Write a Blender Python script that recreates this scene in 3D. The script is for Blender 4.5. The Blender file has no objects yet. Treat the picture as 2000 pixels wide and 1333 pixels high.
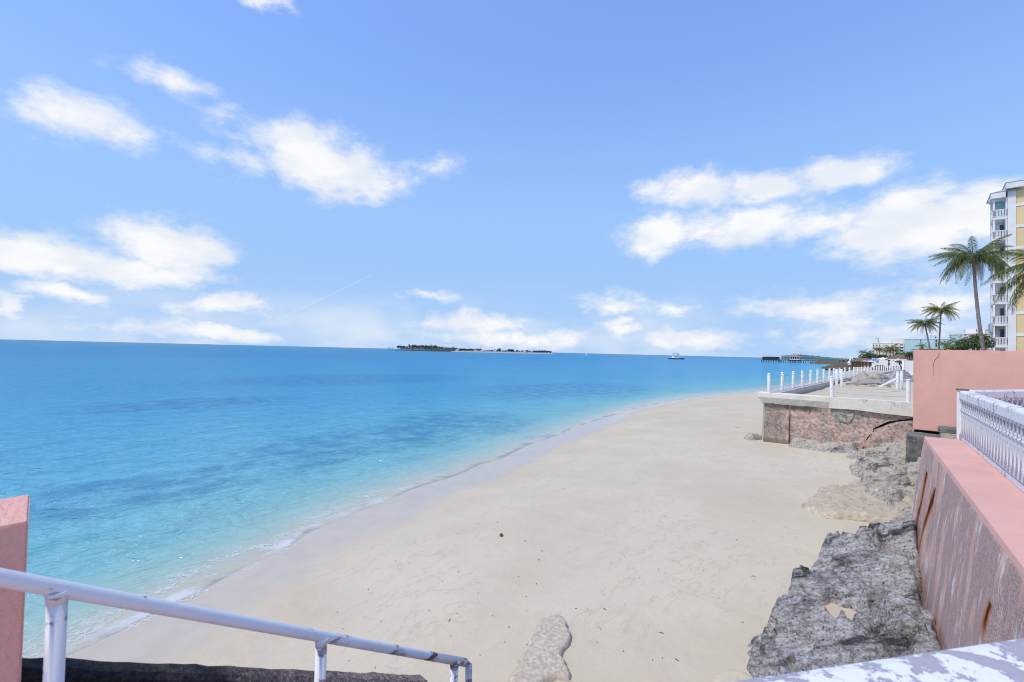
import bpy, bmesh, math, random
import numpy as np
from mathutils import Vector, Matrix, noise

random.seed(7)
S = bpy.context.scene
COL = S.collection
rad = math.radians

# ------------------------------------------------------------------ camera
F_PX, YAW, PITCH, ROLL, CAM_H = 889.0, rad(42), rad(1.32), rad(1.37), 4.3
cam_d = bpy.data.cameras.new('camera')
cam_d.sensor_width = 36.0
cam_d.lens = 36.0 * F_PX / 2000.0
cam_d.clip_start, cam_d.clip_end = 0.05, 120000
cam = bpy.data.objects.new('camera', cam_d)
COL.objects.link(cam)
CAM_R = Matrix.Rotation(YAW, 3, 'Z') @ Matrix.Rotation(math.pi / 2 + PITCH, 3, 'X') @ Matrix.Rotation(ROLL, 3, 'Z')
cam.matrix_world = Matrix.Translation((0, 0, CAM_H)) @ CAM_R.to_4x4()
cam_d.dof.use_dof = True
cam_d.dof.focus_distance = 14.0
cam_d.dof.aperture_fstop = 4.5
S.camera = cam

# survey helpers: a sight line from the camera station met with a level, a wall plane or a distance
def ray(x, y):
    return CAM_R @ Vector(((x - 1000) / F_PX, -(y - 666.5) / F_PX, -1.0))
def atz(x, y, z):
    d = ray(x, y); t = (z - CAM_H) / d.z
    return Vector((d.x * t, d.y * t, z))
def aty(x, y, Y):
    d = ray(x, y); t = Y / d.y
    return Vector((d.x * t, Y, CAM_H + d.z * t))
def atd(x, y, D):
    d = ray(x, y); t = D / math.hypot(d.x, d.y)
    return Vector((d.x * t, d.y * t, CAM_H + d.z * t))

# ------------------------------------------------------------------ render / view
S.render.engine = 'CYCLES'
S.cycles.use_denoising = True
S.cycles.filter_width = 1.0
S.cycles.sample_clamp_indirect = 6.0
S.cycles.max_bounces = 8
S.cycles.transparent_max_bounces = 12
S.view_settings.view_transform = 'Standard'
S.view_settings.look = 'None'
S.view_settings.exposure = 0.35
S.view_settings.gamma = 1.0

# ------------------------------------------------------------------ node helper
class G:
    def __init__(s, nt): s.nt = nt
    def n(s, t, **kw):
        nd = s.nt.nodes.new(t)
        for k, v in kw.items(): setattr(nd, k, v)
        return nd
    def put(s, sock, v):
        if isinstance(v, bpy.types.NodeSocket): s.nt.links.new(v, sock)
        elif v is not None:
            if hasattr(sock, 'default_value') and sock.type == 'RGBA' and len(v) == 3: v = (*v, 1)
            sock.default_value = v
    def m(s, op, a, b=None, c=None, clamp=False):
        nd = s.n('ShaderNodeMath', operation=op, use_clamp=clamp)
        for i, v in enumerate((a, b, c)):
            if v is not None: s.put(nd.inputs[i], v)
        return nd.outputs[0]
    def vm(s, op, a, b=None, c=None):
        nd = s.n('ShaderNodeVectorMath', operation=op)
        for i, v in enumerate((a, b, c)):
            if v is not None: s.put(nd.inputs[i], v)
        return nd.outputs['Value'] if op in ('LENGTH', 'DISTANCE', 'DOT_PRODUCT') else nd.outputs['Vector']
    def noise(s, vec, scale, detail=4, rough=.55, dist=0.0, col=False):
        nd = s.n('ShaderNodeTexNoise')
        s.put(nd.inputs['Vector'], vec); s.put(nd.inputs['Scale'], scale)
        nd.inputs['Detail'].default_value = detail; nd.inputs['Roughness'].default_value = rough
        nd.inputs['Distortion'].default_value = dist
        return nd.outputs['Color' if col else 'Fac']
    def vor(s, vec, scale, feature='F1', rnd=1.0):
        nd = s.n('ShaderNodeTexVoronoi', feature=feature)
        s.put(nd.inputs['Vector'], vec); s.put(nd.inputs['Scale'], scale)
        nd.inputs['Randomness'].default_value = rnd
        return nd.outputs['Distance']
    def ss(s, v, a, b, lo=0.0, hi=1.0, kind='SMOOTHSTEP'):
        nd = s.n('ShaderNodeMapRange', interpolation_type=kind)
        s.put(nd.inputs[0], v)
        for i, q in zip((1, 2, 3, 4), (a, b, lo, hi)): s.put(nd.inputs[i], q)
        return nd.outputs[0]
    def mix(s, f, a, b, mode='MIX'):
        nd = s.n('ShaderNodeMixRGB', blend_type=mode)
        s.put(nd.inputs[0], f); s.put(nd.inputs[1], a); s.put(nd.inputs[2], b)
        return nd.outputs[0]
    def ramp(s, f, stops):
        nd = s.n('ShaderNodeValToRGB')
        e = nd.color_ramp.elements
        while len(e) < len(stops): e.new(0.5)
        for el, (p, c) in zip(e, stops): el.position = p; el.color = (*c, 1)
        s.put(nd.inputs[0], f)
        return nd.outputs[0]
    def obj(s): return s.n('ShaderNodeTexCoord').outputs['Object']
    def sep(s, v):
        nd = s.n('ShaderNodeSeparateXYZ'); s.put(nd.inputs[0], v); return nd.outputs
    def comb(s, x, y, z):
        nd = s.n('ShaderNodeCombineXYZ')
        for i, v in enumerate((x, y, z)): s.put(nd.inputs[i], v)
        return nd.outputs[0]
    def scale(s, v, sx, sy, sz): return s.vm('MULTIPLY', v, (sx, sy, sz))
    def bump(s, h, strength=.5, dist=.02, normal=None):
        nd = s.n('ShaderNodeBump')
        nd.inputs['Strength'].default_value = strength; nd.inputs['Distance'].default_value = dist
        s.put(nd.inputs['Height'], h)
        if normal is not None: s.put(nd.inputs['Normal'], normal)
        return nd.outputs[0]
    def attr(s, name): return s.n('ShaderNodeAttribute', attribute_name=name).outputs['Fac']

def new_mat(name):
    m = bpy.data.materials.new(name); m.use_nodes = True
    g = G(m.node_tree); b = m.node_tree.nodes['Principled BSDF']
    return m, g, b
def finish(g, b, color=None, rough=None, normal=None, spec=None):
    if color is not None: g.put(b.inputs['Base Color'], color)
    if rough is not None: g.put(b.inputs['Roughness'], rough)
    if normal is not None: g.put(b.inputs['Normal'], normal)
    if spec is not None: b.inputs['Specular IOR Level'].default_value = spec

# ------------------------------------------------------------------ world sky with broken cloud
SUN_EL, SUN_AZ = rad(56), rad(202)          # azimuth clockwise from +Y
W = bpy.data.worlds.new('World'); S.world = W; W.use_nodes = True
g = G(W.node_tree)
bg = W.node_tree.nodes['Background']
sky = g.n('ShaderNodeTexSky', sky_type='NISHITA')
sky.sun_disc = False
sky.sun_elevation = SUN_EL; sky.sun_rotation = SUN_AZ
sky.altitude = 0; sky.air_density = 1.0; sky.dust_density = 0.3; sky.ozone_density = 1.6
dirv = g.vm('NORMALIZE', g.n('ShaderNodeTexCoord').outputs['Generated'])
sx, sy, sz = g.sep(dirv)
el = g.m('ARCSINE', sz)
az = g.m('ARCTAN2', sx, sy)
azw = g.m('WRAP', az, -YAW + math.pi / 3, -YAW - math.pi / 3)
wob = g.vm('SUBTRACT', g.noise(g.scale(dirv, 1, 1, 1.5), 7.0, 2, .6, col=True), (.5, .5, .5))
wob2 = g.vm('SUBTRACT', g.noise(g.scale(dirv, 1, 1, 1.6), 26.0, 3, .62, col=True), (.5, .5, .5))
uv = g.comb(azw, el, 0.0)
uv = g.vm('MULTIPLY_ADD', wob, (.11, .05, 0), uv)
uv = g.vm('MULTIPLY_ADD', wob2, (.055, .030, 0), uv)
# cloud cells: sight x, sight y, half width, half height (survey units), strength
CL = [(165, 235, 125, 52, .95), (235, 250, 60, 50, .6), (345, 165, 85, 34, .62), (425, 225, 50, 34, .5),
      (600, 290, 110, 52, 1.25), (660, 335, 120, 55, 1.2), (450, 315, 95, 30, .42), (835, 325, 70, 22, .45),
      (90, 500, 190, 46, 1.2), (330, 480, 120, 52, 1.25), (250, 520, 200, 36, 1.1), (130, 574, 100, 24, .9), (15, 608, 52, 34, 1.1),
      (450, 597, 130, 23, .8), (230, 637, 190, 26, .55), (450, 658, 120, 18, .9), (840, 578, 66, 12, .7),
      (940, 632, 130, 26, 1.0), (1000, 660, 200, 24, .95), (520, 4, 66, 12, .5),
      (1370, 372, 130, 36, 1.15), (1480, 372, 90, 36, 1.1), (1640, 348, 120, 36, 1.2), (1290, 455, 85, 44, 1.05),
      (1450, 440, 180, 42, .95), (1600, 440, 120, 36, .9), (1790, 440, 170, 74, 1.5), (1930, 410, 120, 62, 1.6), (1700, 470, 110, 40, 1.1),
      (1200, 594, 100, 22, .8), (1310, 602, 60, 20, .7), (1215, 646, 52, 24, 1.0), (1340, 662, 120, 28, .95),
      (1600, 600, 200, 36, .75), (1820, 590, 170, 44, .75), (1690, 645, 290, 46, .6)]
acc = None
for (cx, cy, rx, ry, wgt) in CL:
    c = ray(cx, cy).normalized(); r = ray(cx + rx, cy).normalized(); u = ray(cx, cy - ry).normalized()
    a0, e0 = math.atan2(c.x, c.y), math.asin(c.z)
    ra = abs(math.atan2(r.x, r.y) - a0) * 1.36; re = abs(math.asin(u.z) - e0) * 1.36
    q = g.vm('LENGTH', g.vm('MULTIPLY_ADD', uv, (1 / ra, 1 / re, 0), (-a0 / ra, -e0 / re, 0)))
    v = g.m('MULTIPLY_ADD', q, -wgt, wgt)
    acc = v if acc is None else g.m('SMOOTH_MAX', acc, v, .12)
fb = g.noise(g.scale(dirv, 1, 1, 1.9), 13.0, 7, .66)
fb2 = g.noise(g.scale(dirv, 1, 1, 2.2), 4.5, 3, .55)
dens = g.m('ADD', acc, g.m('MULTIPLY', g.m('SUBTRACT', fb, .5), 1.5))
alpha = g.m('MULTIPLY', g.ss(dens, -.02, .80), .97)
# thin veil low over the sea
veil = g.m('MULTIPLY', g.ss(el, .17, .02), g.ss(fb2, .34, .72, .14, .78))
alpha = g.m('MAXIMUM', alpha, veil)
skyc = g.mix(1.0, sky.outputs[0], (1.25, 1.34, 1.62), 'MULTIPLY')
skyc = g.mix(.62, skyc, (1.08, 2.02, 4.5))
skyc = g.mix(g.ss(el, .62, .12, 0, .94), skyc, (1.85, 3.05, 4.9))      # moist sea air whitens the sky downwards
under = g.ss(g.noise(g.scale(dirv, 1, 1, 2.4), 9.0, 4, .5), .36, .62)
ccol = g.mix(g.m('MULTIPLY', under, g.ss(dens, .15, .8)), (4.3, 4.55, 4.95), (5.15, 5.15, 5.2))
colr = g.mix(alpha, skyc, ccol)
# a short condensation trail
p1, p2 = ray(540, 626).normalized(), ray(723, 539).normalized()
nrm = p1.cross(p2).normalized(); mid = (p1 + p2).normalized(); half = p1.dot(mid)
tr = g.m('MULTIPLY', g.ss(g.m('ABSOLUTE', g.vm('DOT_PRODUCT', dirv, tuple(nrm))), .0006, .0014, 1, 0),
         g.ss(g.vm('DOT_PRODUCT', dirv, tuple(mid)), half - .0004, half + .0004))
colr = g.mix(g.m('MULTIPLY', tr, .2), colr, (4.8,5.0,5.2))
g.put(bg.inputs['Color'], colr)
bg.inputs['Strength'].default_value = 0.15

# ------------------------------------------------------------------ sun
sd = bpy.data.lights.new('sun', 'SUN'); sd.energy = 2.4; sd.angle = rad(8); sd.color = (1.0, .90, .77)
sun = bpy.data.objects.new('sun', sd); COL.objects.link(sun)
sun_dir = Vector((math.sin(SUN_AZ) * math.cos(SUN_EL), math.cos(SUN_AZ) * math.cos(SUN_EL), math.sin(SUN_EL)))
sun.rotation_euler = sun_dir.to_track_quat('Z', 'Y').to_euler()
sun.location = (0, -20, 40)

# ------------------------------------------------------------------ object helpers
OFF = {}
def tag(o, label=None, cat=None, group=None, kind=None):
    if label: o['label'] = label
    if cat: o['category'] = cat
    if group: o['group'] = group
    if kind: o['kind'] = kind
    return o
def thing(name, loc, label, cat, group=None):
    o = bpy.data.objects.new(name, None); COL.objects.link(o)
    o.location = loc; o.empty_display_size = .3
    OFF[o.name] = Vector(loc)
    return tag(o, label, cat, group)
def link_mesh(name, me, m, parent=None):
    o = bpy.data.objects.new(name, me); COL.objects.link(o)
    if m is not None and not me.materials: me.materials.append(m)
    if parent is not None: o.parent = parent
    return o

class MB:
    """collects faces; build() makes one mesh object"""
    def __init__(s): s.v = []; s.f = []; s.sm = []
    def add(s, vs, fs, smooth=False):
        b = len(s.v); s.v += [tuple(q) for q in vs]
        s.f += [tuple(b + i for i in f) for f in fs]; s.sm += [smooth] * len(fs)
        return s
    def box(s, x0, x1, y0, y1, z0, z1):
        vs = [(x, y, z) for z in (z0, z1) for y in (y0, y1) for x in (x0, x1)]
        return s.add(vs, [(0, 2, 3, 1), (4, 5, 7, 6), (0, 1, 5, 4), (2, 6, 7, 3), (0, 4, 6, 2), (1, 3, 7, 5)])
    def prism(s, pts, a, b, axis='y'):
        """polygon extruded between a and b along axis; pts in the other two axes"""
        def mk(p, t):
            return {'x': (t, p[0], p[1]), 'y': (p[0], t, p[1]), 'z': (p[0], p[1], t)}[axis]
        n = len(pts)
        vs = [mk(p, a) for p in pts] + [mk(p, b) for p in pts]
        return s.add(vs, [tuple(range(n)), tuple(range(2 * n - 1, n - 1, -1))] + [(i, i + n, (i + 1) % n + n, (i + 1) % n) for i in range(n)])
    def tube(s, pts, r, seg=8, cap=True, smooth=True):
        pts = [Vector(p) for p in pts]; n = len(pts)
        rs = r if isinstance(r, (list, tuple)) else [r] * n
        up = Vector((0, 0, 1)); rings = []
        for i, p in enumerate(pts):
            t = (pts[min(i + 1, n - 1)] - pts[max(i - 1, 0)]).normalized()
            a = t.cross(up if abs(t.z) < .95 else Vector((1, 0, 0))).normalized(); b = a.cross(t)
            rings += [p + (a * math.cos(2 * math.pi * k / seg) + b * math.sin(2 * math.pi * k / seg)) * rs[i] for k in range(seg)]
        fs = [(i * seg + k, i * seg + (k + 1) % seg, (i + 1) * seg + (k + 1) % seg, (i + 1) * seg + k) for i in range(n - 1) for k in range(seg)]
        s.add(rings, fs, smooth)
        if cap:
            s.add(rings[:seg], [tuple(range(seg))]); s.add(rings[-seg:], [tuple(range(seg - 1, -1, -1))])
        return s
    def lathe(s, prof, c, seg=12, smooth=True):
        vs = [(c[0] + r * math.cos(2 * math.pi * k / seg), c[1] + r * math.sin(2 * math.pi * k / seg), c[2] + z) for r, z in prof for k in range(seg)]
        fs = [(i * seg + k, i * seg + (k + 1) % seg, (i + 1) * seg + (k + 1) % seg, (i + 1) * seg + k) for i in range(len(prof) - 1) for k in range(seg)]
        s.add(vs, fs, smooth)
        return s.add(vs[-seg:], [tuple(range(seg))])
    def hip(s, x0, x1, y0, y1, z0, z1, inset):
        xm0, xm1, ym = x0 + inset, x1 - inset, (y0 + y1) / 2
        if xm0 > xm1: xm0 = xm1 = (x0 + x1) / 2
        vs = [(x0, y0, z0), (x1, y0, z0), (x1, y1, z0), (x0, y1, z0), (xm0, ym, z1), (xm1, ym, z1)]
        return s.add(vs, [(0, 1, 5, 4), (1, 2, 5), (2, 3, 4, 5), (3, 0, 4), (3, 2, 1, 0)])
    def mesh(s, name, off=None, bevel=0):
        me = bpy.data.meshes.new(name)
        o = off or Vector((0, 0, 0))
        me.from_pydata([(a - o.x, b - o.y, c - o.z) for a, b, c in s.v], [], s.f)
        me.polygons.foreach_set('use_smooth', s.sm)
        bm = bmesh.new(); bm.from_mesh(me)
        bmesh.ops.remove_doubles(bm, verts=bm.verts, dist=1e-5)
        bmesh.ops.recalc_face_normals(bm, faces=bm.faces)
        if bevel:
            es = [e for e in bm.edges if len(e.link_faces) == 2 and e.calc_face_angle(0) > .6]
            bmesh.ops.bevel(bm, geom=es, offset=bevel, segments=2, affect='EDGES', clamp_overlap=True)
        bm.to_mesh(me); bm.free()
        return me
    def build(s, name, m, parent=None, bevel=0):
        off = OFF.get(parent.name) if parent is not None else None
        o = link_mesh(name, s.mesh(name, off, bevel), m, parent)
        OFF[o.name] = off or Vector((0, 0, 0))
        return o

def copy_tree(o, parent=None):
    c = o.copy(); COL.objects.link(c)
    if parent is not None: c.parent = parent
    for ch in [k for k in bpy.data.objects if k.parent == o]: copy_tree(ch, c)
    return c

NA = rad(4.1)                                 # the near walls turn 4 degrees seaward of the far ones
def N(u, v, z=0.0):
    return Vector((u * math.cos(NA) - v * math.sin(NA), u * math.sin(NA) + v * math.cos(NA), z))
def nprism(mb, pts_uz, v0, v1):
    """section (u,z) swept along v in the near frame"""
    n = len(pts_uz)
    vs = [N(u, v0, z) for u, z in pts_uz] + [N(u, v1, z) for u, z in pts_uz]
    mb.add(vs, [tuple(range(n)), tuple(range(2 * n - 1, n - 1, -1))] + [(i, i + n, (i + 1) % n + n, (i + 1) % n) for i in range(n)])
    return mb

def fbm(x, y, z=0.0, o=5, H=.9, lac=2.1):
    return noise.fractal((x, y, z), H, lac, o)

# ------------------------------------------------------------------ materials
M = {}
def simple(name, c, rough=.7, var=.12, scale=3.0, bump=.15, bdist=.01, dirt=None, spec=.3):
    m, g, b = new_mat(name); o = g.obj()
    n1 = g.noise(o, scale, 6, .6); n2 = g.noise(o, scale * 9, 4, .6)
    lo = tuple(q * (1 - var) for q in c); hi = tuple(min(1, q * (1 + var)) for q in c)
    col = g.mix(g.ss(n1, .3, .7), lo, hi)
    if dirt: col = g.mix(g.ss(g.noise(g.scale(o, 1, 1, .35), scale * 1.7, 7, .65), .52, .72, 0, .75), col, dirt)
    finish(g, b, col, rough, g.bump(g.m('ADD', n1, n2), bump, bdist), spec)
    M[name] = m; return m

def mk_sand(name='sand'):
    m, g, b = new_mat(name); o = g.obj(); d = g.attr('d')
    wob = g.m('MULTIPLY', g.m('SUBTRACT', g.noise(g.scale(o, 1, .35, 1), .55, 4, .55), .5), 2.2)
    wet = g.ss(g.m('ADD', d, wob), 1.0, 2.3, 1, 0)
    n1 = g.noise(o, .35, 5, .6); n2 = g.noise(o, 2.3, 6, .65); n3 = g.noise(o, 60, 3, .7); n4 = g.noise(o, 420, 2, .7)
    dry = g.mix(g.ss(n1, .32, .68), (.53, .46, .335), (.59, .52, .39))
    dry = g.mix(g.ss(n2, .5, .78, 0, .45), dry, (.50, .405, .285))
    # faint drift lines left by the last tides, along the shore
    ln = g.noise(g.vm('ADD', g.scale(o, .8, .22, 1), g.scale(g.noise(o, .4, 3, .5, col=True), 1.6, .5, 0)), 2.6, 5, .6)
    line = g.m('MULTIPLY', g.ss(g.m('ABSOLUTE', g.m('SUBTRACT', ln, .5)), .0, .016, 1, 0), g.ss(n1, .42, .60, 0, .36))
    dry = g.mix(line, dry, (.40, .30, .205))
    dry = g.mix(g.ss(n3, .60, .76, 0, .22), dry, (.32, .265, .20))
    wetc = g.mix(g.ss(n2, .3, .7), (.47, .41, .32), (.52, .455, .36))
    col = g.mix(wet, dry, wetc)
    col = g.mix(g.ss(d, -.1, -.9), col, (.50, .475, .385))
    rough = g.ss(wet, 0, 1, .93, .24)
    foot = g.ss(g.vor(g.vm('ADD', o, g.scale(g.noise(o, 3, 2, .5, col=True), .3, .3, 0)), 1.5), .08, .22)
    h = g.m('ADD', g.m('MULTIPLY', n2, .9), g.m('ADD', g.m('MULTIPLY', n3, .12), g.m('ADD', g.m('MULTIPLY', n4, .03), g.m('MULTIPLY', foot, .16))))
    h = g.m('MULTIPLY', h, g.ss(wet, 0, 1, 1.0, .03))
    finish(g, b, col, rough, g.bump(h, .55, .05), .35)
    M[name] = m
mk_sand()

WEED = []
for (px_, py_, rx_, ry_) in [(905, 822, 5.5, 6.0), (760, 850, 4.2, 5.0), (600, 880, 3.6, 4.0), (330, 948, 2.6, 3.2), (150, 975, 2.4, 3.0), (1120, 760, 11, 20), (380, 790, 5, 9), (700, 740, 14, 24), (1060, 848, 1.0, 1.6)]:
    c_ = atz(px_, py_, 0); WEED.append((c_.x, c_.y, rx_, ry_))
def mk_sea():
    m, g, b = new_mat('sea_water'); o = g.obj(); d = g.attr('d')
    big = g.noise(g.scale(o, 1, .45, 1), .045, 5, .55, .4)
    dd = g.m('MULTIPLY', d, g.ss(big, .25, .75, .72, 1.3, 'LINEAR'))
    lg = g.m('DIVIDE', g.m('LOGARITHM', g.m('ADD', g.m('MAXIMUM', dd, 0.0), 1.0), 10.0), 4.0)   # 0 .. 1 over 10 km
    col = g.ramp(lg, [(0.0, (.40, .375, .30)), (.05, (.35, .38, .32)), (.10, (.25, .385, .355)), (.15, (.165, .36, .385)), (.20, (.115, .35, .415)), (.27, (.072, .305, .44)),
                      (.35, (.042, .255, .43)), (.45, (.028, .218, .40)), (.60, (.014, .18, .345)), (.76, (.011, .165, .30)), (.92, (.010, .14, .235))])
    col = g.mix(1.0, col, (1.25, 1.24, 1.18), 'MULTIPLY')
    # dark weed beds over the pale bottom
    pw_ = g.vm('ADD', o, g.scale(g.vm('SUBTRACT', g.noise(g.scale(o, 1, .5, 1), .35, 5, .65, col=True), (.5, .5, .5)), 9, 9, 0))
    pm = None
    for (bx_, by_, rx_, ry_) in WEED:
        q = g.m('SUBTRACT', 1.0, g.vm('LENGTH', g.vm('MULTIPLY_ADD', pw_, (1 / rx_, 1 / ry_, 0), (-bx_ / rx_, -by_ / ry_, 0))))
        pm = q if pm is None else g.m('MAXIMUM', pm, q)
    pm = g.m('MULTIPLY', g.ss(pm, .0, .55), g.ss(g.noise(o, .8, 5, .65), .34, .6))
    col = g.mix(g.m('MULTIPLY', pm, .5), col, (.010, .14, .32))
    strip = g.noise(g.scale(o, 1, .12, 1), .012, 4, .6)
    col = g.mix(g.m('MULTIPLY', g.ss(strip, .40, .66, 0, .5), g.ss(d, 60, 300)), col, (.016, .15, .27))
    # ripples: crests lie along the shore, three sizes
    warp = g.scale(g.noise(o, .7, 2, .5, col=True), .9, .9, 0)
    ob = g.vm('ADD', o, warp)
    rot = g.n('ShaderNodeVectorRotate', rotation_type='Z_AXIS'); g.put(rot.inputs['Vector'], ob); rot.inputs['Angle'].default_value = rad(28)
    r = rot.outputs[0]
    w1 = g.noise(g.scale(r, 1, .34, 1), 4.2, 4, .62)
    w2 = g.noise(g.scale(r, 1, .3, 1), 1.1, 4, .55)
    w3 = g.noise(g.scale(r, 1, .25, 1), .16, 4, .55)
    far = g.ss(d, 15, 120)
    h = g.m('ADD', g.m('MULTIPLY', w1, .40), g.m('ADD', g.m('MULTIPLY', w2, .62), g.m('MULTIPLY', w3, g.ss(far, 0, 1, .5, 1.8))))
    h = g.m('MULTIPLY', h, g.ss(d, 0, 5, .25, 1))
    nor = g.bump(h, 1.0, .62)
    df = g.n('ShaderNodeBsdfDiffuse'); g.put(df.inputs['Color'], col); g.put(df.inputs['Normal'], nor)
    gl = g.n('ShaderNodeBsdfGlossy'); g.put(gl.inputs['Roughness'], g.ss(d, 10, 160, .085, .24)); g.put(gl.inputs['Normal'], nor)
    gl.inputs['Color'].default_value = (.82, .92, 1, 1)
    fr = g.n('ShaderNodeFresnel'); fr.inputs['IOR'].default_value = 1.33; g.put(fr.inputs['Normal'], nor)
    fac = g.m('MINIMUM', g.m('MULTIPLY', fr.outputs[0], .9), .33)
    tr = g.n('ShaderNodeBsdfTransparent'); tr.inputs['Color'].default_value = (.86, .96, .95, 1)
    body = g.n('ShaderNodeMixShader')
    clear = g.ss(g.m('ADD', d, g.m('MULTIPLY', g.m('SUBTRACT', w2, .5), 1.2)), -.3, .22, .0, 1)
    g.put(body.inputs[0], clear); g.put(body.inputs[1], tr.outputs[0]); g.put(body.inputs[2], df.outputs[0])
    top = g.n('ShaderNodeMixShader')
    g.put(top.inputs[0], fac); g.put(top.inputs[1], body.outputs[0]); g.put(top.inputs[2], gl.outputs[0])
    g.nt.links.new(top.outputs[0], g.nt.nodes['Material Output'].inputs[0])
    M['sea'] = m
mk_sea()

def mk_foam():
    m, g, b = new_mat('foam'); o = g.obj(); d = g.attr('d')
    n = g.noise(g.scale(o, 1, .5, 1), 1.6, 5, .6)
    lace = g.vor(g.vm('ADD', o, g.scale(g.noise(o, 6, 3, .6, col=True), .25, .25, 0)), 7.5, 'DISTANCE_TO_EDGE')
    lacem = g.ss(lace, .03, .13, 1, 0)
    run = g.ss(g.noise(g.scale(o, .25, .25, 1), .42, 3, .5), .40, .62, .10, 1.0)
    core = g.m('MULTIPLY', g.m('MULTIPLY', g.ss(d, -.12, .05), g.ss(d, .12, .38, 1, 0)), g.ss(n, .42, .64))
    skirt = g.m('MULTIPLY', g.m('MULTIPLY', g.ss(d, -.45, .0), g.ss(d, .5, 1.5, 1, 0)), g.m('MULTIPLY', lacem, g.ss(n, .42, .62)))
    a = g.m('MULTIPLY', g.m('MAXIMUM', g.m('MULTIPLY', core, .7), g.m('MULTIPLY', skirt, .6)), run)
    tr = g.n('ShaderNodeBsdfTransparent'); mx = g.n('ShaderNodeMixShader')
    finish(g, b, (.80, .82, .82), .6, g.bump(n, .6, .03))
    g.put(mx.inputs[0], a); g.put(mx.inputs[1], tr.outputs[0]); g.put(mx.inputs[2], b.outputs[0])
    g.nt.links.new(mx.outputs[0], g.nt.nodes['Material Output'].inputs[0])
    M['foam'] = m
mk_foam()

def mk_pink(name, c, tex=28, strength=.35):
    m, g, b = new_mat(name); o = g.obj()
    n1 = g.noise(o, 1.1, 5, .6); n2 = g.noise(o, tex, 4, .6); n3 = g.noise(o, 6, 5, .6)
    col = g.mix(g.ss(n1, .3, .7), tuple(q * .93 for q in c), tuple(min(1, q * 1.05) for q in c))
    col = g.mix(g.ss(n3, .56, .76, 0, .3), col, (c[0] * .8, c[1] * .82, c[2] * .86))
    stv = g.noise(g.scale(o, 1, 1, .12), 3.4, 6, .62)
    col = g.mix(g.ss(stv, .55, .78, 0, .30), col, (c[0] * .72, c[1] * .72, c[2] * .74))
    col = g.mix(g.ss(g.noise(o, 2.3, 7, .7), .60, .70, 0, .22), col, (min(1, c[0] * 1.12), c[1] * 1.3, c[2] * 1.35))
    finish(g, b, col, .78, g.bump(g.m('ADD', n2, g.m('MULTIPLY', n3, .5)), strength, .014 if name == 'pink_stucco' else .012), .25)
    M[name] = m
mk_pink('pink_paint', (.72, .405, .325))
mk_pink('pink_ledge', (.68, .40, .345), 40, .2)
mk_pink('pink_stucco', (.76, .42, .345), 60, .8)

def mk_weathered():
    """sea wall face: scoured pink render, grey aggregate showing, downward streaks and rust runs"""
    m, g, b = new_mat('weathered_pink'); o = g.obj()
    st = g.vm('ADD', g.scale(o, 1, 1, .2), g.scale(g.noise(o, 1.5, 3, .5, col=True), .16, .16, .08))
    n1 = g.noise(st, 3.3, 8, .70); n2 = g.noise(g.scale(o, 1, 1, .26), 10, 6, .74); n3 = g.noise(o, 70, 3, .75); n4 = g.noise(o, 1.2, 4, .6)
    col = g.mix(g.ss(n3, .35, .65), (.25, .17, .155), (.57, .41, .38))
    col = g.mix(g.ss(g.m('ADD', n1, g.m('MULTIPLY', n4, .35)), .66, .76), col, (.60, .38, .31))
    col = g.mix(g.m('MULTIPLY', g.ss(n2, .53, .62), g.ss(n1, .40, .56)), col, (.66, .62, .63))
    col = g.mix(g.ss(g.noise(g.scale(o, 1, 1, .5), 3.1, 6, .7), .63, .70, 0, .8), col, (.47, .27, .225))
    col = g.mix(g.m('MULTIPLY', g.ss(g.noise(o, 2.4, 5, .6), .66, .7), .5), col, (.28, .34, .40))
    x, y, z = g.sep(o)
    for (yc, zt, zb, w, lean) in RUST:
        wob = g.m('MULTIPLY', g.m('SUBTRACT', g.noise(o, 9, 3, .6), .5), .035)
        t = g.ss(z, zb, zt, 0, 1, 'LINEAR')
        dy = g.m('ABSOLUTE', g.m('ADD', g.m('SUBTRACT', y, g.m('MULTIPLY_ADD', t, lean, yc)), wob))
        inz = g.m('MULTIPLY', g.ss(z, zt - .02, zt + .02, 1, 0), g.ss(z, zb, zb + .25))
        halo = g.m('MULTIPLY', g.ss(g.m('DIVIDE', dy, w), .8, 2.2, 1, 0), inz)
        core = g.m('MULTIPLY', g.ss(g.m('DIVIDE', dy, w), .35, 1.0, 1, 0), inz)
        col = g.mix(g.m('MULTIPLY', halo, 1.0), col, (.44, .14, .03))
        col = g.mix(g.m('MULTIPLY', core, g.ss(t, .1, .7)), col, (.045, .012, .007))
    finish(g, b, col, .9, g.bump(g.m('ADD', g.m('MULTIPLY', n3, .5), g.m('ADD', n2, n1)), .7, .016), .2)
    M['weathered'] = m

def mk_peel(name, white=(.75, .75, .76), under=(.40, .37, .42), amt=.56, sc=9, stretch=(1, 1, .4)):
    m, g, b = new_mat(name); o = g.obj(); s = g.scale(o, *stretch)
    n1 = g.noise(s, sc, 8, .68); n2 = g.noise(s, sc * 4, 4, .6); n3 = g.noise(o, 1.3, 3, .5)
    k = g.m('ADD', n1, g.m('MULTIPLY', g.m('SUBTRACT', n3, .5), .35))
    pe = g.ss(k, amt, amt + .035)
    w = g.mix(g.ss(n2, .3, .8, 0, .35), white, tuple(q * .84 for q in white))
    col = g.mix(g.m('MULTIPLY', pe, .85), w, g.mix(n2, under, tuple(q * .6 for q in under)))
    if 'handrail' in name: col = g.mix(g.m('MULTIPLY', pe, g.ss(g.noise(o, 7, 4, .6), .48, .6)), col, (.20, .10, .06))
    finish(g, b, col, .62, g.bump(g.m('ADD', g.m('MULTIPLY', pe, -.6), g.m('MULTIPLY', n2, .25)), .6, .006), .3)
    M[name] = m
mk_peel('peeling_white')
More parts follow.
